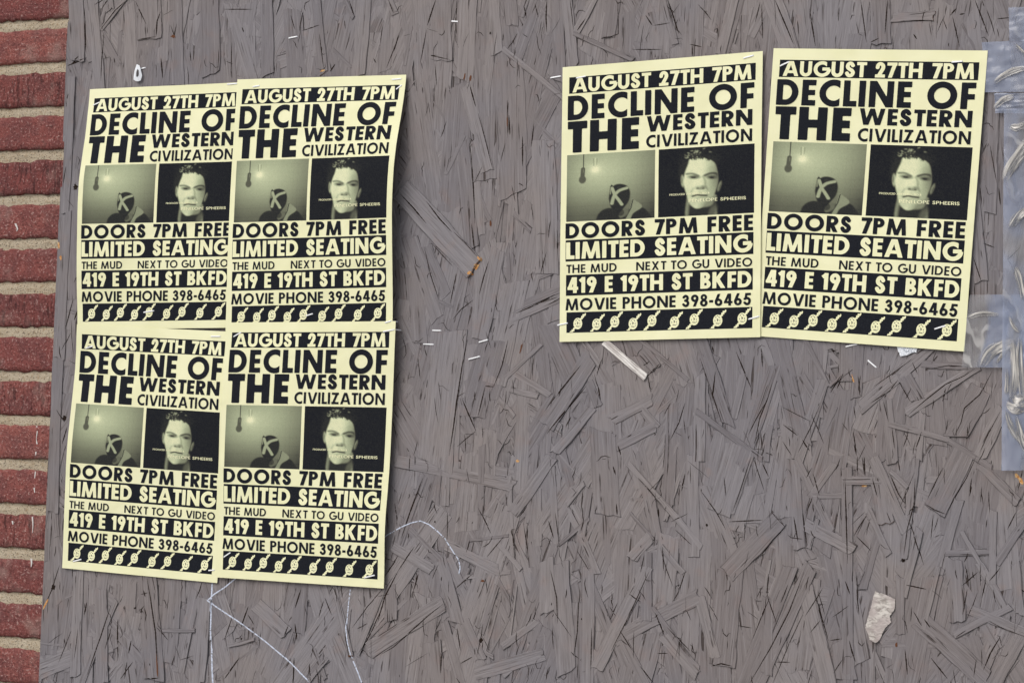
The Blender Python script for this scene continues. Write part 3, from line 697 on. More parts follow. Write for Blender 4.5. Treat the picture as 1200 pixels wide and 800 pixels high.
def sm(x, a, b):
    t = np.clip((x-a)/(b-a), 0, 1); return t*t*(3-2*t)
def ell(A, B, cx, cy, rx, ry, rot=0, soft=.12):
    c, s = math.cos(rot), math.sin(rot); x = (A-cx)*c+(B-cy)*s; y = -(A-cx)*s+(B-cy)*c
    return 1-sm(np.sqrt((x/rx)**2+(y/ry)**2), 1-soft, 1+soft)
def stroke(A, B, pts, w, soft=.35):
    return 1-sm(f_line(A, B, pts, 0), w/2*(1-soft), w/2*(1+soft))
def put(L, mask, v): return L*(1-mask)+v*mask
def inpoly(A, B, pts, soft=.012):
    pts = spline(list(pts)+[pts[0]], 5); d = np.full_like(A, 9.); ins = np.zeros(A.shape, bool)
    for (x0, y0), (x1, y1) in zip(pts[:-1], pts[1:]):
        dx, dy = x1-x0, y1-y0; l = dx*dx+dy*dy
        if l < 1e-12: continue
        t = np.clip(((A-x0)*dx+(B-y0)*dy)/l, 0, 1); d = np.minimum(d, np.hypot(A-x0-t*dx, B-y0-t*dy))
        c = ((y0 > B) != (y1 > B)) & (A < dx*(B-y0)/(dy if dy else 1e-9)+x0); ins ^= c
    return 1-sm(np.where(ins, -d, d), -soft, soft)
def lum_figure(A, B):
    "a bare room: a dark bulb and a lit bulb on wires, a bowed figure in a dark mask with light straps"
    L = .30+.30*np.exp(-((A-.38)**2/.14+(B-.28)**2/.15))
    L -= .17*sm(B, .40, 1.0)+.10*sm(np.abs(A-.45), .3, .6)-.05*sm(A, .3, .6)*(1-sm(B, .2, .5))
    for k in range(7): L -= .016*(1-sm(np.abs(B-(.08+k*.14)), 0, .014))
    for k in (.47, .645, .80, .86): L -= .018*(1-sm(np.abs(A-k), 0, .010))
    L += .38*np.exp(-((A-.325)**2+(B-.235)**2*.8)/.0022)+.14*np.exp(-((A-.325)**2+(B-.24)**2)/.014)
    L = put(L, stroke(A, B, [(.305, .08), (.308, .18)], .012)*.55, .24); L = put(L, stroke(A, B, [(.345, .08), (.340, .17)], .010)*.5, .26); L = put(L, stroke(A, B, [(.325, .07), (.327, .2)], .014)*.6, .80)
    L = put(L, stroke(A, B, [(.190, 0), (.188, .21)], .012), .10)
    L = put(L, stroke(A, B, [(.186, .22), (.180, .33)], .050, .2), .11); L = put(L, ell(A, B, .180, .380, .042, .058, 0, .2), .115); L = put(L, ell(A, B, .19, .25, .008, .03), .20)
    sh = np.maximum(inpoly(A, B, [(.335, 1.05), (.36, .92), (.43, .84), (.52, .83), (.62, .90), (.62, 1.1)]), inpoly(A, B, [(.70, 1.1), (.74, .95), (.84, .84), (.92, .90), (.97, 1.06)])); sh = np.maximum(sh, ell(A, B, .66, 1.0, .12, .16)); L = put(L, sh, .022)
    L = put(L, inpoly(A, B, [(.745, .70), (.86, .82), (.76, .92), (.72, 1.02), (.66, 1.03), (.72, .86)], .008), .34)
    L = put(L, stroke(A, B, [(.755, .72), (.735, .84), (.67, 1.0)], .013), .05)
    L = put(L, inpoly(A, B, [(.64, .84), (.70, .80), (.70, .92), (.62, .98), (.60, .92)])*.8, .20)
    L = put(L, np.maximum(inpoly(A, B, [(.483, .68), (.50, .55), (.55, .485), (.62, .475), (.69, .51), (.725, .60), (.715, .72), (.67, .81), (.60, .90), (.54, .88), (.50, .78)], .010), ell(A, B, .515, .57, .022, .09)), .022)
    s1 = stroke(A, B, spline([(.520, .76), (.545, .65), (.60, .575), (.685, .54)]), .038, .4); s2 = stroke(A, B, spline([(.520, .53), (.555, .64), (.59, .70), (.632, .78)]), .036, .4); s3 = stroke(A, B, [(.505, .55), (.502, .62)], .014)*.6
    L = put(L, np.clip(np.maximum(np.maximum(s1, s2), s3), 0, 1)*.95, .50)
    L = put(L, ell(A, B, .60, .525, .03, .02)*.7, .04); L = put(L, ell(A, B, .62, .90, .04, .05)*.7, .015)
    return np.clip(L, .0, 1)
def lum_face(A, B):
    "a young man's face lit from one side against black, dark wavy hair swept up"
    L = 0*A+.004
    L = put(L, ell(A, B, .44, .17, .22, .18, .0, .3), .012)
    L = put(L, ell(A, B, .27, .33, .06, .16, .1, .4), .020)
    L = put(L, inpoly(A, B, [(.305, .72), (.59, .70), (.600, .85), (.60, 1.08), (.31, 1.08)]), .30)
    L = put(L, inpoly(A, B, [(.325, .84), (.45, .88), (.56, .86), (.60, .76), (.60, .95), (.50, 1.1), (.335, 1.1)], .02), .022)
    L = put(L, ell(A, B, .575, .96, .040, .10, .2, .5)*.7, .16)
    L = put(L, ell(A, B, .257, .485, .018, .085, -.06, .3), .50); L = put(L, ell(A, B, .249, .47, .007, .05, -.05, .4)*.8, .16)
    L = put(L, ell(A, B, .642, .59, .015, .070, .22, .4), .28); L = put(L, ell(A, B, .647, .60, .008, .05, .2, .4), .12)
    F_ = inpoly(A, B, [(.265, .50), (.280, .37), (.312, .25), (.335, .16), (.41, .135), (.51, .175), (.585, .24), (.615, .36), (.625, .50), (.608, .62), (.578, .73), (.515, .84), (.445, .893), (.382, .885), (.328, .80), (.300, .68), (.278, .58)], .010)
    sh = .90-.42*sm(A+.08*(B-.4), .43, .60)-.30*sm(B, .72, .90)*sm(A, .38, .55)-.12*sm(B, .70, .86)
    sh = sh-.12*sm(B, .40, .5)*(1-sm(np.abs(A-.33), .0, .06))*.4
    L = put(L, F_, sh)
    L = put(L, F_*ell(A, B, .61, .46, .06, .16, .0, .7)*.45, .30)
    L = put(L, F_*sm(A+.10*(.5-np.abs(B-.45)), .60, .69)*.6, .10); L = put(L, F_*stroke(A, B, spline([(.375, .60), (.350, .66), (.352, .72)]), .020, .9)*.4, .35); L = put(L, F_*stroke(A, B, spline([(.30, .62), (.33, .74), (.38, .82)]), .05, 1)*.25, .5)
    L = put(L, F_*ell(A, B, .56, .33, .05, .035, -.5, .7)*.40, .42)
    L = put(L, F_*stroke(A, B, spline([(.30, .385), (.36, .385), (.42, .42)]), .028, .6)*.8, .12)
    L = put(L, F_*ell(A, B, .375, .435, .062, .028, .12, .5)*.9, .14); L = put(L, ell(A, B, .370, .440, .026, .014, .1), .035); L = put(L, ell(A, B, .350, .462, .03, .009, .1, .6)*.5, .55)
    L = put(L, F_*stroke(A, B, spline([(.49, .42), (.545, .395), (.60, .40), (.63, .43)]), .032, .5)*.9, .05)
    L = put(L, F_*ell(A, B, .565, .450, .060, .030, .1, .5)*.9, .10); L = put(L, ell(A, B, .560, .455, .026, .014, .1), .02)
    L = put(L, F_*stroke(A, B, spline([(.47, .43), (.492, .50), (.498, .57), (.52, .63)]), .020, .9)*.55, .22)
    L = put(L, F_*ell(A, B, .45, .595, .052, .032, -.05, .5)*.75, .17); L = put(L, ell(A, B, .415, .605, .014, .011, 0, .4)*.8, .04); L = put(L, ell(A, B, .475, .610, .014, .010, 0, .4)*.8, .05); L = put(L, F_*ell(A, B, .435, .555, .024, .032, 0, .6)*.7, .90)
    L = put(L, F_*stroke(A, B, [(.36, .60), (.345, .65)], .014, .8)*.35, .4)
    L = put(L, F_*ell(A, B, .44, .665, .02, .022, 0, .7)*.4, .40)
    L = put(L, F_*stroke(A, B, spline([(.365, .715), (.41, .700), (.45, .708), (.51, .715)]), .026, .5)*.97, .04); L = put(L, F_*ell(A, B, .44, .745, .062, .020, 0, .5)*.6, .42); L = put(L, F_*ell(A, B, .44, .782, .045, .012, 0, .6)*.6, .26)
    rr = np.random.default_rng(3)
    for k in range(60):
        x, y = rr.normal(.35, .055), rr.uniform(.03, .16); a = rr.uniform(-1.2, 1.2)
        L = put(L, stroke(A, B, [(x, y), (x+.018*math.cos(a), y+.022*math.sin(a))], .010)*rr.uniform(.2, .9), rr.choice([.02, .5, .65]))
    for k in range(40):
        x = rr.uniform(.33, .62); y = .135+.35*max(0, x-.45)+rr.uniform(-.02, .02)
        L = put(L, stroke(A, B, [(x, y), (x+.012, y+.03)], .012)*.8, .02)
    for k in range(26):
        x = rr.uniform(.31, .58); y = .12+.30*max(0, x-.42)
        L = put(L, stroke(A, B, spline([(x, y-.03), (x+.010, y+.015), (x+rr.uniform(-.01, .02), y+rr.uniform(.02, .06))]), .010, .6)*.8, .02)
    for _ in range(1):
        Q = np.pad(L, 1, mode='edge'); L = .4*L+.15*(Q[:-2, 1:-1]+Q[2:, 1:-1]+Q[1:-1, :-2]+Q[1:-1, 2:])
    return np.clip(L, 0, 1)
NA, NBv = 150, 118
_A, _B = np.meshgrid(np.linspace(0, 1, NA+1), np.linspace(0, 1, NBv+1))
def lumcol(L, seed):
    rr = np.random.default_rng(seed); L = np.clip(L*(1+rr.normal(size=L.shape)*.05)+rr.normal(size=L.shape)*.006, 0, 1)
    ink = np.array([.0100, .0115, .0165]); pap = np.array([.80, .79, .52]); c = ink+(pap-ink)*L[..., None]
    m_ = (4*L*(1-L)); c[..., 0] *= 1-.10*m_; c[..., 2] *= 1-.03*m_; return np.concatenate([c, np.ones(L.shape+(1,))], -1).reshape(-1, 4)
COLS = [lumcol(lum_figure(_A, _B), 1), lumcol(lum_face(_A, _B), 2)]
GF = [(j*(NA+1)+i, (j+1)*(NA+1)+i, (j+1)*(NA+1)+i+1, j*(NA+1)+i+1) for j in range(NBv) for i in range(NA)]

class Sheet:
    def __init__(s, quad, Lf, Rt, base, seed):
        s.q = [U(*p, base)[[0, 2]] for p in quad]; s.L = Lf; s.R = Rt; s.base = base; s.s = random.Random(seed); s.ph = [s.s.uniform(0, 6) for _ in range(6)]
    def at(s, uv, off=0.0):
        uv = np.asarray(uv, float); u, v = uv[:, 0:1], uv[:, 1:2]
        a, b, c, d = s.q
        P = (a*(1-u)+b*u)*(1-v)+(d*(1-u)+c*u)*v
        def itp(T, v):
            xs = np.array([t[0] for t in T]); ys = np.array([t[1] for t in T], float)
            # smooth interpolation by local averaging of the polyline
            r = 0
            for k, wt in ((-.06, .25), (-.03, .25), (0, 0), (.03, .25), (.06, .25)): r = r+wt*np.interp(np.clip(v+k, 0, 1), xs, ys)
            return r
        l = itp(s.L, v[:, 0])*.001; r = itp(s.R, v[:, 0])*.001; uu = u[:, 0]; vv = v[:, 0]
        h = l*(1-uu)**1.25+r*uu**1.25
        p = s.ph; env = np.sin(np.pi*np.clip(uu, 0, 1))**.5*.5+.5
        h = h+(.00016*np.sin(uu*13+vv*4+p[3])*np.sin(vv*11-uu*3+p[4])+.00035*np.sin(uu*5+p[0]+vv*3)+.0003*np.sin(vv*8+p[1]+uu*2)+.00012*np.sin(vv*19+uu*9+p[2]))*env+.0004
        y = D-s.base-h-off
        return np.stack([P[:, 0], y, P[:, 1]], 1)

def grid_uv(u0, u1, v0, v1, nu, nv):
    P = [(u0+(u1-u0)*i/nu, v0+(v1-v0)*j/nv) for j in range(nv+1) for i in range(nu+1)]
    F = [(j*(nu+1)+i, (j+1)*(nu+1)+i, (j+1)*(nu+1)+i+1, j*(nu+1)+i+1) for j in range(nv) for i in range(nu)]
    return P, F
INK_LINES = [("DECLINE OF", .235, .030, .962, .1075, .1965, .13, .42), ("THE", .265, .031, .395, .2015, .3155, .15, .4), ("WESTERN", .24, .432, .955, .2015, .2575, .12, .4), ("CIVILIZATION", .205, .432, .955, .270, .314, .13, .4),
    ("DOORS 7PM FREE", .235, .027, .963, .572, .627, .13, .42), ("THE MUD", .185, .033, .290, .722, .7525, .14, .42), ("NEXT TO GU VIDEO", .185, .389, .960, .722, .7525, .14, .42), ("MOVIE PHONE 398-6465", .205, .030, .955, .845, .887, .12, .40)]
PAPER_LINES = [("AUGUST 27TH 7PM", .225, .052, .948, .044, .096, .10, .45), ("LIMITED SEATING", .235, .031, .955, .641, .702, .10, .45), ("419 E 19TH ST BKFD", .235, .040, .957, .768, .825, .10, .42)]
WID['X'] = .9
_gX = glyph_sdf
def glyph_sdf(ch, w, X, Y):
    if ch == 'X':
        W = .86; c = lambda d: np.maximum(d, np.maximum(-Y, Y-1)); return np.minimum(c(f_seg(X, Y, w*.5, -.1, W-w*.5, 1.1, w)), c(f_seg(X, Y, w*.5, 1.1, W-w*.5, -.1, w)))
    return _gX(ch, w, X, Y)
BADGES = [(.094, .48), (.190, .42), (.282, .52), (.375, .40), (.470, .52), (.583, .42), (.681, .52), (.796, .44), (.914, .50)]
def poster(sh, label):
    c = sh.at([(.5, .5)])[0]; c = (float(c[0]), D, float(c[2]))
    root = empty("poster", c, label, "poster", "cream paper concert posters stapled to the board")
    P, F = grid_uv(0, 1, 0, 1, 36, 46)
    o = mesh_obj("paper_sheet", sh.at(P), F, PAPER, root, smooth=True)
    def uvmesh(name, P, F, off, mat, col=None, sm_=True):
        return mesh_obj(name, sh.at(P, off), F, mat, root, col=col, smooth=sm_)
    for (v0, v1, u0, u1) in ((.0395, .0995, .0355, .967), (.633, .710, .028, .965), (.759, .834, .031, .963), (.894, .968, .035, .962)):
        P, F = grid_uv(u0, u1, v0, v1, 32, 4); uvmesh("ink_band", P, F, .00010, INK)
    for t in INK_LINES:
        P, F = text_uv(*t); uvmesh("lettering", P, F, .00032, INK, sm_=False)
    for t in PAPER_LINES:
        P, F = text_uv(*t); o = uvmesh("lettering", P, F, .00036, PAPER, sm_=False); o['label'] = "cream lettering reversed out of a black band"
    for name, (u0, u1), cc in (("figure_photo", (.030, .478), COLS[0]), ("portrait_photo", (.496, .967), COLS[1])):
        P, _ = grid_uv(u0, u1, .3235, .566, NA, NBv); o = uvmesh(name, P, GF, .00010, PHOTO, col=cc)
    # credit lines across the portrait
    P, F = text_uv("PRODUCED AND DIRECTED BY", .16, .552, .753, .4845, .4912, .10, .4); uvmesh("credit_line", P, F, .00026, PAPER, sm_=False)
    P, F = text_uv("PENELOPE SPHEERIS", .15, .648, .928, .5065, .5175, .12, .5); uvmesh("credit_line", P, F, .00026, PAPER, sm_=False)
    pb, fb = glyph('@', .2)
    for k, (u, off) in enumerate(BADGES):
        v = .894+.074*(1-off)+.003; hu, hv = .042, .037
        P = [(u+(a-.5)*2*hu, v-(b-.5)*2*hv*.93) for a, b in pb]; P = [(a, min(max(b, .896), .966)) for a, b in P]
        uvmesh("round_badge", P, fb, .00030, PAPER, sm_=False)
    return root
B0 = .0010
SH = dict(
 P1=Sheet([(106.4,105),(287.5,96.5),(272,384),(97,386.7)], [(0,.5),(.25,8),(.33,14),(.43,16),(.58,15.7),(.73,14.8),(.88,11.7),(.97,9),(1,9)], [(0,0),(.3,1.2),(.5,1.8),(.7,1.8),(1,.6)], B0, 1),
 P2=Sheet([(279,93.5),(477,88),(465,387),(266.5,391)], [(0,.8),(.16,2.6),(.32,4),(.49,5.4),(.69,5.6),(.86,4),(1,3)], [(0,0),(.13,6),(.31,18),(.44,20),(.5,20),(.7,15),(.83,11),(.94,8.5),(1,8)], B0+.0006, 2),
 P4=Sheet([(907,57),(1158.5,60),(1131,412),(884,393.5)], [(0,0),(.3,.4),(.6,.6),(.85,.3),(1,0)], [(0,2.0),(.26,2.3),(.55,2.3),(.81,2.2),(1,2.0)], B0, 4),
 P3=Sheet([(659.7,79.2),(894.3,60.2),(891.3,395),(655.9,400.5)], [(0,0),(.22,.4),(.5,.8),(.8,.7),(1,.1)], [(0,.5),(.3,1.2),(.7,1.2),(1,.5)], B0+.0010, 3),
 P5=Sheet([(97,380.5),(275,389),(255,682.7),(73.5,665)], [(0,11),(.14,6.5),(.24,7),(.52,10),(.76,5.5),(1,.2)], [(0,5),(.31,8),(.54,3),(.8,.5),(1,.2)], B0, 5),
 P6=Sheet([(271,378.3),(470,377),(451,689),(255,676)], [(0,8),(.24,9.8),(.51,8.5),(.75,4),(1,.5)], [(0,10.5),(.23,7.5),(.52,5),(.65,6),(.77,7.5),(.92,3),(1,1.2)], B0+.0010, 6))
poster(SH['P1'], "top left poster of the block of four, its right edge tucked under its neighbour")
poster(SH['P2'], "top right poster of the block of four, its right edge curling out over a shadow")
poster(SH['P5'], "bottom left poster of the block of four, hanging lowest beside the bricks")
poster(SH['P6'], "cream movie poster at bottom right of the block of four, above the chalk lines")
poster(SH['P3'], "left poster of the pair on the right, with the pale bare flake below it")
poster(SH['P4'], "right poster of the pair, leaning clockwise beside the clear tape")

# ------------------------------------------------------------------ staples
STEEL = simple("bright_staple_wire", (.90, .91, .94), .35, .6, .25)
def staple(x0, y0, x1, y1, sheet, label, lift=0.0, bend=0.0):
    if sheet:
        sh = SH[sheet]     # find the sheet's height there
        P, _ = grid_uv(0, 1, 0, 1, 60, 70); Q = sh.at(P)
        mx, my = (x0+x1)/2, (y0+y1)/2; v = Q; w = v/np.linalg.norm(v, axis=1)[:, None]
        t = _r*(mx-600)+_u*(400-my)+_f*FPX; t /= np.linalg.norm(t); k = int(np.argmax(w@t)); h = D-Q[k, 1]+.0004
    else:
        p = U((x0+x1)/2, (y0+y1)/2, .001); h = D-drop(p[0], p[2])+.0003
    h += lift
    a, b = U(x0, y0, h), U(x1, y1, h+bend); d = b-a; L = np.linalg.norm(d); d /= L
    n = np.cross(d, [0, 1, 0]); n /= np.linalg.norm(n); yv = np.array([0., 1., 0.])
    prof = [(-.0009, .012+h), (-.0006, .0004), (0, 0), (0.0, 0)]
    path = [a+yv*(.006+h), a+yv*.0005, a+d*.0005, (a+b)/2-yv*.00012, b-d*.0005, b+yv*.0005, b+yv*(.006+h)]
    V = []; F = []
    hw, ht = .00072, .0004
    for i, p in enumerate(path):
        q0 = path[max(0, i-1)]; q1 = path[min(len(path)-1, i+1)]; t = q1-q0; t /= np.linalg.norm(t); m = np.cross(n, t); m /= np.linalg.norm(m)
        for (e, f) in ((-hw, -ht*.4), (-hw*.6, -ht), (hw*.6, -ht), (hw, -ht*.4), (hw*.7, ht), (-hw*.7, ht)): V.append(p+n*e-m*f*(-1 if True else 1))
    for i in range(len(path)-1):
        for k in range(6):
            A, B_ = i*6+k, i*6+(k+1) % 6; F.append((A, B_, B_+6, A+6))
    F.append(tuple(range(5, -1, -1))); F.append(tuple(range(len(V)-6, len(V))))
    c = (a+b)/2
    o = mesh_obj("staple", V, F, STEEL, None, origin=c)
    return tag(o, label, "staple", "bright wire staples in the board and posters")
for s in [
 (338,45,348,43,None,"bright staple in bare board just above the top right poster of the block of four"),
 (526.5,25,537,25.5,None,"level staple in bare board near the top edge, midway between the two poster groups"),
 (645,91.5,657,89.5,None,"staple in bare board just left of the pair's left poster, by its top corner"),
 (506.5,387,516.5,387.3,None,"upper of two level staples close together right of the block of four"),
 (496,403,508,403.5,None,"lower of two level staples close together right of the block of four"),
 (561,401,571.5,398,None,"tilted bright staple right of the two level staples on bare board"),
 (549,421,562,417.5,None,"dull half-sunk staple below the tilted staple on bare board"),
 (161,82,170,79.5,None,"staple holding a torn ring of white paper above the top left poster"),
 (991,406,1005,403,None,"staple peeking out just below the bottom edge of the pair's right poster"),
 (1017,422,1027,430.5,None,"steeply slanting staple in bare board below the white paper scrap"),
 (109,123.5,117,120,'P1',"staple by the first letter of the top left poster of the block of four"),
 (266,99,278,98,'P1',"pale staple in the top margin of the top left poster by its overlapped corner"),
 (296,102,304,100.5,'P2',"pale staple in the top margin of the four's top right poster, left end"),
 (459,93.5,470,92.5,'P2',"pale level staple in the corner margin of the four's top right poster"),
 (464,105,470.5,100,'P2',"slanting staple at the date line's end on the four's top right poster"),
 (168,366,180,364,'P1',"staple across the badge row of the top left poster of the four"),
 (358.5,370,366.5,367.5,'P2',"staple across the badge row of the top right poster of the four"),
 (449,388.5,462,386,'P6',"staple at the top right corner of the bottom right poster of the four"),
 (451,378,458,376,'P6',"small dull staple where the two right posters of the block of four overlap"),
 (273.5,394.5,282,389.5,'P6',"slanting staple before the first letter of the four's bottom right poster"),
 (247,394,258,394,'P5',"pale staple over the date line's end on the four's bottom left poster"),
 (100,408,108.5,405.5,'P5',"staple under the first letter of the bottom left poster of the four"),
 (85.5,657.5,95,655,'P5',"staple under the first badge of the bottom left poster of the four"),
 (244,668,251,667.5,'P5',"staple by the last badge of the bottom left poster of the four"),
 (262,652.5,270,647,'P6',"slanting staple by the first badge of the bottom right poster of the four"),
 (427,676.5,439,673.5,'P6',"staple under the last badge of the bottom right poster of the four"),
 (675,91.7,686,89.5,'P3',"staple over the first letter of the pair's left poster"),
 (871,68.5,883,65,'P3',"pale staple in the top right margin of the pair's left poster"),
 (653,381,665,378.5,'P3',"staple half off the sheet at the lower left of the pair's left poster"),
 (877,374,889.5,370.5,'P3',"staple over the last badge of the pair's left poster"),
 (914,77.5,925,72.5,'P4',"slanting staple before the first letter of the pair's right poster"),
 (1115,73,1128,72,'P4',"level staple at the top of the date band of the pair's right poster"),
 (1095,385.5,1108,381.5,'P4',"staple over the last badge of the pair's right poster")]:
    staple(*s)

# ------------------------------------------------------------------ chalk lines
def mat_chalk():
    m = M("pale_blue_chalk"); p = m.pos(); n = m.noise(p, 700, 3); m.base(m.mix(m.ramp(n, .35, .55), (.36, .39, .46), (.58, .63, .76))); m.rough(.9); return m.m
CHALK = mat_chalk()
for k, (pts, w, gp, lab) in enumerate([
 ([(275,677),(262,688),(250,696),(243,703),(252,710),(280,729),(310,751),(340,776),(362,799),(372,812)], 1.5, .02, "pale chalk line running down to the right from a sharp corner under the posters"),
 ([(248,683),(247,705),(246,740),(247,770),(249,812)], 1.7, .02, "upright pale chalk line below the two lower left posters"),
 ([(410,690),(408,705),(405,735),(407,752),(412,771)], 1.2, .1, "upper piece of the curved chalk line under the bottom right poster of four"),
 ([(413,774),(418,786),(424,802),(430,815)], 1.5, .06, "lower piece of the curved chalk line, running off the photo's bottom edge"),
 ([(446,631),(455,625),(468,618),(482,612),(492,610),(502,614),(512,622),(521,631),(530,645),(536,655),(538,664),(537,672)], 1.3, .16, "faint broken chalk arc right of the bottom right poster of the four")]):
    V, F = ribbon(pts, w, .00018, taper=False, wob=.18, gaps=gp, step=1.0, seed=200+k)
    tag(mesh_obj("chalk_line", V, F, CHALK, None), lab, "chalk line", "pale chalk lines drawn on the board")

# ------------------------------------------------------------------ clear tape at the right edge
def mat_tape(name, haze, blue, fold=False):
    m = M(name); p = m.pos()
    n = m.noise(m.mapping(p, (1, 1, .55)), 26, 3, .5, .8); n2 = m.noise(m.mapping(p, (1, 1, .3), (2, 1, 5)), 60, 4, .65, .5); n3 = m.noise(p, 380, 2)
    tr = m.add("ShaderNodeBsdfTransparent"); tr.inputs[0].default_value = (.95, .96, .98, 1)
    if fold:
        uv = m.add("ShaderNodeUVMap").outputs[0]; st = m.noise(m.mapping(uv, (3.0, .9, 1)), 1, 3, .6, .6)
        cd = m.add("ShaderNodeVertexColor", layer_name="Cd")
        m.base(m.mix(m.ramp(st, .42, .66), (.24, .235, .23), (.66, .63, .585))); h = st  # pale streaks: fold highlights and glue tone, both in the colour
        f = m.math('MULTIPLY', m.ramp(st, .32, .62, haze*.35, haze*1.1), cd.outputs[0]); m.bump(h, .5, .0012)
    else:
        n5 = m.noise(m.mapping(p, (1.6, 1, .5), (1, 4, 2)), 11, 3, .6, 1.0); w_ = m.add("ShaderNodeTexWave", wave_type='BANDS', bands_direction='DIAGONAL'); m.lk(m.mapping(p, (1, 1, .6)), w_.inputs[0]); w_.inputs['Scale'].default_value = 14; w_.inputs['Distortion'].default_value = 14; w_.inputs['Detail'].default_value = 3; w_.inputs['Detail Scale'].default_value = 1.5
        gl = m.math('MULTIPLY', m.ramp(w_.outputs[1], .86, 1.0, 0, .6), m.ramp(n5, .42, .6, 0, 1))  # bright wrinkle highlights, drawn into the film's colour
        c_ = m.mix(m.ramp(n5, .45, .62, 0, .8), blue, (.40, .385, .37)); m.base(m.mix(gl, c_, (.70, .69, .68))); m.bump(m.math('ADD', n, m.math('MULTIPLY', w_.outputs[1], .4)), .7, .003)  # blue: the sky's reflection put into the base colour
        f = m.math('ADD', m.ramp(n5, .35, .65, haze*1.15, haze*.75), m.math('MULTIPLY', gl, .35), True)
    m.rough(.16); m.spec(.9)
    mx = m.add("ShaderNodeMixShader"); m.val(mx.inputs[0], f); m.lk(tr.outputs[0], mx.inputs[1]); m.lk(m.b.outputs[0], mx.inputs[2]); m.lk(mx.outputs[0], m.out.inputs[0])
    return m.m
TAPE = mat_tape("clear_packing_tape", .46, (.31, .36, .50)); CREASE = mat_tape("creased_tape", .80, (.48, .45, .40), True)
def tape_piece(quad, off, label, creases=(), nu=26, nv=26, amp=.0006, seed=0, mat=None):
    rr = np.random.default_rng(seed); ph = rr.uniform(0, 6, 8)
    V = []; F = []
    for j in range(nv+1):
        v = j/nv
        for i in range(nu+1):
            u = i/nu; x = (quad[0][0]*(1-u)+quad[1][0]*u)*(1-v)+(quad[3][0]*(1-u)+quad[2][0]*u)*v; y = (quad[0][1]*(1-u)+quad[1][1]*u)*(1-v)+(quad[3][1]*(1-u)+quad[2][1]*u)*v
            if i in (0, nu): x += rr.normal()*.12
            if j in (0, nv): y += rr.normal()*.15
            p = U(x, y, .0015+off)
            w = amp*(math.sin(u*9+v*7+ph[0])+.7*math.sin(u*17-v*11+ph[1])+.4*math.sin(v*31+u*5+ph[2])+.5*abs(math.sin(u*13+v*19+ph[3])))
            V.append((p[0], D-.0016-off-.0006-w*.5-amp, p[2]))
    for j in range(nv):
        for i in range(nu):
            a = j*(nu+1)+i; F.append((a, a+nu+1, a+nu+2, a+1))
    cx = np.mean(V, 0)
    root = empty("tape_strip", (float(cx[0]), D, float(cx[2])), label, "tape", "clear packing tape at the right edge of the board")
    mesh_obj("film", V, F, mat or TAPE, root, smooth=True)
    for k, (pts, w) in enumerate(creases):     # raised folds in the film
        P = spline(pts, 9); n = len(P); VV = []; FF_ = []; UV = []; CC = []
        cols_ = [(-.5, 0), (-.42, .0009), (-.30, .0002), (-.12, .0011), (.04, .0003), (.16, .0013), (.30, .0002), (.40, .0010), (.5, 0)]; nc = len(cols_)
        fan0, fan1 = rr.uniform(.05, .2), rr.uniform(.5, 1.0)
        ph_ = rr.uniform(0, 6, nc)
        for i, (x, y) in enumerate(P):
            a = P[max(0, i-1)]; b = P[min(n-1, i+1)]; dx, dy = b[0]-a[0], b[1]-a[1]; L = math.hypot(dx, dy) or 1; s_ = i/(n-1)
            ww = w*(fan0+(fan1-fan0)*math.sin(math.pi*(.06+.80*s_))**.8)*1.15
            for c_, (m_, hh) in enumerate(cols_):
                mm = m_+(.05*math.sin(s_*9+ph_[c_]) if 0 < c_ < nc-1 else .09*math.sin(s_*13+ph_[c_])); hh = hh*(.4+.6*abs(math.sin(s_*5+ph_[c_])))
                p = U(x-dy/L*ww*mm, y+dx/L*ww*mm, .0022+off); VV.append((p[0], D-.0022-off-amp*2-hh, p[2])); UV.append((m_*1.4+k*3.1, s_*w*.12)); ca = min(1, 4.5*s_*(1-s_)+.05)*(0 if c_ in (0, nc-1) else .75 if c_ in (1, nc-2) else 1); CC.append((ca, ca, ca, 1))
        for i in range(n-1):
            for q in range(nc-1): a = i*nc+q; FF_.append((a, a+1, a+nc+1, a+nc))
        mesh_obj("crease", VV, FF_, CREASE, root, uv=UV, col=CC, smooth=True)
    return root
tape_piece([(1151,50),(1240,46),(1240,108),(1155.5,108.5)], .0000, "wide clear tape strip by the top right corner of the right poster", [([(1165,98),(1182,86),(1205,80)],9),([(1190,52),(1198,60),(1206,70)],6)], seed=1)
tape_piece([(1182.5,9.5),(1240,7),(1240,50),(1183.5,48.5)], .0010, "short hazy tape end at the top, above the wide strip", [], seed=2)
tape_piece([(1166,109.5),(1240,109.5),(1240,133),(1167,133)], .0012, "narrow crumpled tape strip right below the wide strip", [([(1165,128),(1176,118),(1190,113)],7)], seed=3, amp=.0009)
tape_piece([(1177.5,128),(1245,128),(1245,551),(1174,551)], .0022, "long upright tape strip down the right edge, badly creased", [([(1177,213),(1186,196),(1200,176),(1212,160)],14),([(1184,268),(1194,254),(1208,243)],15),([(1184,148),(1192,150),(1204,146)],9),
    ([(1190,312),(1196,330),(1200,352)],9),([(1188,398),(1190,430),(1187,470)],11),([(1196,395),(1196,430),(1199,468)],9),([(1180,472),(1192,474),(1206,470)],22),([(1180,480),(1186,500),(1198,520)],11),([(1181,432),(1181,452),(1180,462)],6),([(1183,370),(1188,382),(1196,390)],7),([(1192,486),(1197,510),(1204,530)],12)], nv=80, seed=4, amp=.0009)
tape_piece([(1137,345.5),(1235,345),(1235,431),(1127.5,430.5)], .0006, "square of clear tape under the right poster's lower right corner", [([(1133,374),(1148,368),(1172,369)],7),([(1150,430),(1160,415),(1178,404),(1190,400)],17),([(1168,426),(1178,412),(1190,404)],7)], seed=5)

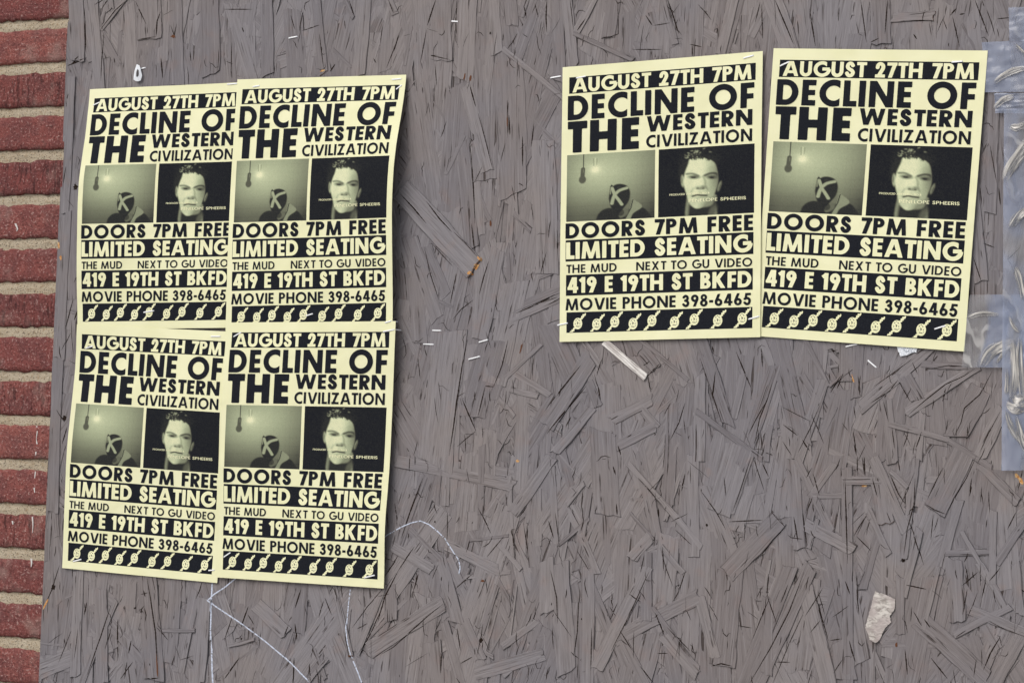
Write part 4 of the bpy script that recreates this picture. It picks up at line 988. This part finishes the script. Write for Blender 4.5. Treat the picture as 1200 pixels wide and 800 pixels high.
# ------------------------------------------------------------------ scraps
def crumple(name, outline, mat, label, cat, off=.0009, amp=.0006, seed=0, rings=7, holes=None):
    rr = np.random.default_rng(seed); n = len(outline); cx = sum(p[0] for p in outline)/n; cy = sum(p[1] for p in outline)/n
    O = []
    for (a, b) in zip(outline, outline[1:]+outline[:1]):
        m_ = max(1, int(math.hypot(b[0]-a[0], b[1]-a[1])/1.4))
        for k in range(m_): O.append((a[0]+(b[0]-a[0])*k/m_+rr.normal()*.25, a[1]+(b[1]-a[1])*k/m_+rr.normal()*.25))
    n = len(O); V = []; F = []
    def P(x, y, e):
        p = U(x, y, off); return (p[0], D-off-abs(rr.normal())*amp*e, p[2])
    V.append(P(cx, cy, 1))
    for r in range(1, rings+1):
        f = r/rings
        for (x, y) in O: V.append(P(cx+(x-cx)*f, cy+(y-cy)*f, 1 if r < rings else .5))
    F += [(0, 1+(i+1) % n, 1+i) for i in range(n)]
    for r in range(rings-1):
        for i in range(n): a = 1+r*n+i; b = 1+r*n+(i+1) % n; F.append((a, b, b+n, a+n))
    o = mesh_obj(name, V, F, mat, None, origin=np.mean(V, 0)); return tag(o, label, cat)
def mat_scrap():
    m = M("old_masking_tape"); p = m.pos(); n = m.noise(m.mapping(p, (1, 1, 2.2)), 150, 4, .65, .8); n2 = m.noise(p, 60, 2)
    c = m.mix(m.ramp(n, .35, .65), (.27, .24, .22), (.64, .60, .56)); c = m.mix(m.ramp(n2, .4, .6, 0, .7), c, (.42, .36, .35)); m.base(c); m.rough(.4); m.spec(.5); m.bump(n, .3, .0008); return m.m
crumple("tape_scrap", [(1025,692.5),(1037,696),(1049.5,702),(1048,714),(1043,721),(1044,729),(1038,734),(1034.5,741),(1031,749),(1026,752.5),(1019,749),(1016.5,741),(1014,735),(1018,720),(1022,705)], mat_scrap(), "crumpled scrap of old beige tape left on bare board at lower right", "tape scrap", amp=.00005, seed=3, off=.0006)
WHITE = simple("white_paper", (.74, .77, .82), .7, .3)
crumple("paper_scrap", [(1051,405),(1075,408),(1074,412.5),(1068,413.5),(1065,415.5),(1055.5,417.5),(1053,412)], WHITE, "white torn paper scrap sticking out below the right poster", "paper scrap", amp=.0004, seed=4, off=.0012)
# torn ring of paper held by a staple
def ring_scrap():
    pts = [(160.5,75.5),(163.5,77),(164.8,80),(165.6,84),(166.6,89),(165.2,94.5),(162.5,95.8),(159.5,95.2),(157,93.5),(157.2,88),(158.2,83),(159.4,79)]
    hole = [(161.6,81),(162.4,81.8),(162.9,83.2),(163.1,85.4),(163.3,87.6),(162.6,89.4),(161.6,90.4),(160.6,90.6),(159.9,89.6),(160,87),(160.4,84.4),(161,82.2)]
    V = []; n = len(pts); rr = random.Random(4)
    for L, h in ((pts, .0018), (hole, .0026)):
        for p in L: q = U(p[0], p[1], h); V.append((q[0], D-h-rr.uniform(0, .0008), q[2]))
    F = [(i, (i+1) % n, n+(i+1) % n, n+i) for i in range(n)]
    o = mesh_obj("paper_scrap", V, F, WHITE, None, origin=np.mean(V, 0)); s = o.modifiers.new("thickness", 'SOLIDIFY'); s.thickness = .0003
    tag(o, "torn white paper ring under a staple above the top left poster", "paper scrap")
ring_scrap()
# paint drips on the bricks
def drip(pts, w):
    V = []; F = []
    for i, (x, y) in enumerate(pts):
        ww = w*(.6+.4*math.sin(i*2.1+1)); a = U(x-ww/2, y, -BW+.0008); b = U(x+ww/2, y, -BW+.0008); V += [tuple(a), tuple(b)]
    for i in range(len(pts)-1): F.append((2*i, 2*i+1, 2*i+3, 2*i+2))
    mesh_obj("paint_drip", V, F, DRIP, bwall)
drip([(43,499),(43.5,506),(42.5,514),(43.3,520)], 1.8); drip([(42,529),(41,536)], 2); drip([(41.5,552),(40.6,560)], 1.5); drip([(40,571),(40.6,577)], 1.5)
drip([(38,605),(38.6,615),(38,624)], 1.7); drip([(36.6,654),(37,659),(36.4,664)], 2.6); drip([(18,262),(20.5,268),(19.5,271)], 2.5); drip([(14.5,610),(15,614)], 2)
